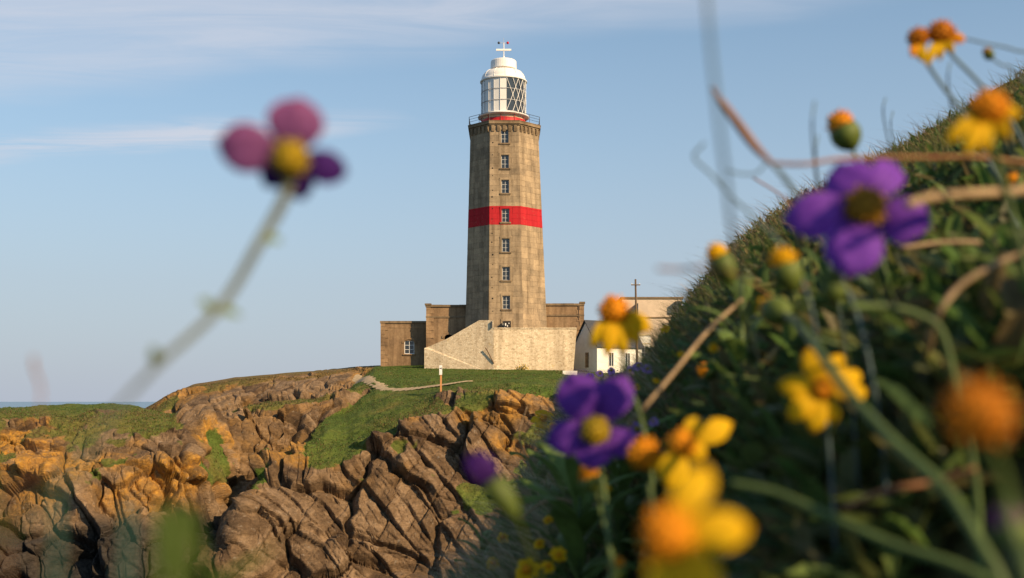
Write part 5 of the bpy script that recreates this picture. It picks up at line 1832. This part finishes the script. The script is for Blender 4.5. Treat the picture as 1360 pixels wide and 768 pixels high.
# gorse in flower at the foot of the terrace wall
gp = Vector((x_of(694, 141.3), 141.3, float(ground(x_of(694, 141.3), 141.3))))
gb = thing('gorse_bush', 'tiny yellow flowering bush at the foot of the pale terrace wall', 'bush', gp)
nb_ = 160
bp_ = np.array(gp) + np.stack([rng.normal(0, .45, nb_), rng.normal(0, .12, nb_), np.abs(rng.normal(.1, .28, nb_))], -1)
for nm_, col_, sl_ in (('foliage', [(0.05, 0.09, 0.02), (0.07, 0.11, 0.02)], slice(0, 90)), ('bloom', [(0.65, 0.45, 0.01), (0.75, 0.52, 0.02)], slice(90, 160))):
    q_ = bp_[sl_]; k_ = len(q_)
    V1, Q1, C1 = leaves(q_, rng.uniform(.12, .26, k_), rng.uniform(0, 6.28, k_), rng.uniform(.1, 1.4, k_), rng.uniform(.07, .13, k_), pal(k_, col_))
    kind(mesh_np(nm_, V1, Q1, M['blade'], gb, True, colors=C1), 'stuff')

# small wild flowers farther up the slope
def on_slope(px, py, lift):
    """depth at which the line of sight comes within `lift` metres of the hillside"""
    d_ = 1.1
    while d_ < 28:
        p = P(px, py, d_)
        if p.z < float(hill(p.x, p.y)) + lift:
            return d_
        d_ *= 1.03
    return d_


def small_flower(label, px, py, size_px, m, group, np_=7, disc='amber', tilt=0.5, lift=0.17, cat='flower'):
    d_ = on_slope(px, py, lift)
    Cp = P(px, py, d_)
    g = Vector((Cp.x + .02, Cp.y + .03, 0)); g.z = float(hill(g.x, g.y))
    o = thing('wildflower', label, cat, g, group)
    r = size_px / 2 / F * d_
    nv = Vector((random.uniform(-.5, .5), -1, tilt + random.uniform(-.3, .5))).normalized()
    a1 = nv.cross(Vector((0, 0, 1))).normalized(); a2 = nv.cross(a1)
    for i in range(np_):
        an = 2 * math.pi * i / np_ + random.uniform(-.2, .2)
        e = a1 * math.cos(an) + a2 * math.sin(an)
        petal(Cp + e * r * .15, Cp + e * r * random.uniform(.85, 1.1) - nv * r * .15, r * 1.9 / np_ * 2.1, nv, m, o)
    floret_head(Cp + nv * r * .05, r * .36, disc, o, axis=nv, n=16)
    MB().tube(catmull([Cp, Cp.lerp(g, .5) + Vector((.006, 0, .004)), g], 5), max(.0013, r * .07), 5).build('stem', M['stem'], o, True)


G1 = 'small yellow wildflowers on the slope'
Y_ = 'yellow'
for (px_, py_, s, lab) in [
        (722, 556, 34, 'yellow wildflower at the cliff edge, touching the left side of the central purple flower'),
        (734, 566, 20, 'smaller yellow wildflower just below the one left of the central purple flower'),
        (742, 737, 24, 'yellow wildflower low at the bottom, left of the small orange bottom bud'),
        (700, 757, 40, 'largest small yellow wildflower on the bottom edge below the violet bud'),
        (728, 752, 22, 'yellow wildflower right beside the largest one on the bottom edge'),
        (668, 714, 20, 'lone small yellow wildflower below the violet bud on the slope edge'),
        (748, 600, 14, 'tiny yellow wildflower below the left petal of the central purple flower'),
        (770, 656, 16, 'tiny yellow wildflower left of the blurred orange bud'),
        (806, 648, 17, 'tiny yellow wildflower right of the blurred orange bud'),
        (728, 690, 15, 'tiny yellow wildflower between the violet bud and the bottom edge'),
        (655, 748, 22, 'yellow wildflower at the lowest left tip of the slope'),
        (716, 722, 18, 'yellow wildflower above the pair on the bottom edge'),
        (884, 436, 15, 'yellow wildflower on the skyline right of the drooping cottage daisy'),
        (948, 462, 15, 'yellow wildflower below the skyline bud on the upper slope'),
        (872, 505, 12, 'tiny yellow wildflower on the slope under the beige stalk'),
        (846, 514, 12, 'tiny yellow wildflower above the right petal of the central purple flower'),
        (1066, 300, 11, 'tiny yellow wildflower on the ridge left of the right purple flower'),
        (905, 470, 12, 'tiny yellow wildflower beside the beige stalk on the upper slope')]:
    small_flower(lab, px_, py_, s, Y_, G1)
G2_ = 'small lilac wildflowers on the slope'
for (px_, py_, s, lab) in [
        (848, 486, 17, 'lilac wildflower on the skyline in front of the white outbuilding'),
        (860, 490, 15, 'lilac wildflower right of the one before the white outbuilding'),
        (837, 492, 14, 'lilac wildflower at the foot of the utility pole'),
        (812, 492, 13, 'lilac wildflower below the right cottage window'),
        (797, 496, 12, 'lilac wildflower below the corner of the cottage'),
        (784, 499, 12, 'lilac wildflower below the cottage gable, leftmost of its row'),
        (846, 570, 24, 'largest lilac wildflower, right of the central purple flower'),
        (868, 560, 15, 'small lilac wildflower up and right of the largest lilac one')]:
    small_flower(lab, px_, py_, s, 'lilac', G2_, 5, 'disc')


# leafy rosettes
def rosette(label, px, py, n_l, L, group):
    d_ = on_slope(px, py, 0.10)
    g = P(px, py, d_); g.z = float(hill(g.x, g.y)) + .02
    o = thing('leafy_plant', label, 'plant', g, group)
    for i in range(n_l):
        an = i * 2.4
        b0 = g + Vector((0, 0, .16 * i / n_l))
        t0 = b0 + Vector((math.cos(an) * L, math.sin(an) * L, L * random.uniform(.4, 1.3)))
        petal(b0, t0, L * .36, Vector((0, 0, 1)), 'herb', o, .12, .15, 1.15, 'leaf')
    MB().tube([g, g + Vector((0, 0, .18))], .003, 6).build('stem', M['stem'], o, True)


for (px_, py_, n_l, L, lab) in [
        (640, 755, 14, .07, 'leafy green plant at the lowest left tip of the slope'),
        (690, 735, 16, .08, 'leafy green plant above the largest small yellow wildflower'),
        (752, 700, 16, .07, 'upright leafy plant between the violet bud and the central purple stem'),
        (770, 745, 16, .08, 'leafy green plant on the bottom edge left of the small orange bud'),
        (716, 668, 14, .08, 'leafy plant on the slope edge right of the violet bud'),
        (826, 690, 16, .08, 'leafy plant left of the largest blurred daisy'),
        (985, 560, 12, .05, 'leafy plant right of the yellow daisy with the raised petal')]:
    rosette(lab, px_, py_, n_l, L, 'leafy plants on the slope')
# pale twigs on the brink
for i, (pts, lab) in enumerate([
        ([(700, 540), (690, 580), (704, 620), (716, 660)], 'thin dry twig bending on the slope edge before the cliff'),
        ([(664, 640), (690, 655), (720, 640), (744, 620)], 'dry twig lying across the slope edge right of the violet bud'),
        ([(690, 690), (720, 668), (752, 664), (790, 690)], 'dry twig arching over the slope below the central purple flower'),
        ([(636, 706), (660, 735), (668, 765)], 'short dry twig at the lowest tip of the slope'),
        ([(858, 548), (880, 520), (915, 470), (926, 452)], 'long thin dry twig on the upper slope beside the beige stalk')]):
    dd = on_slope(*pts[-1], 0.12)
    stalk('dry_twig', lab, 'twig', [(a, b, dd) for a, b in pts], 0.0016, 'dry_stem')
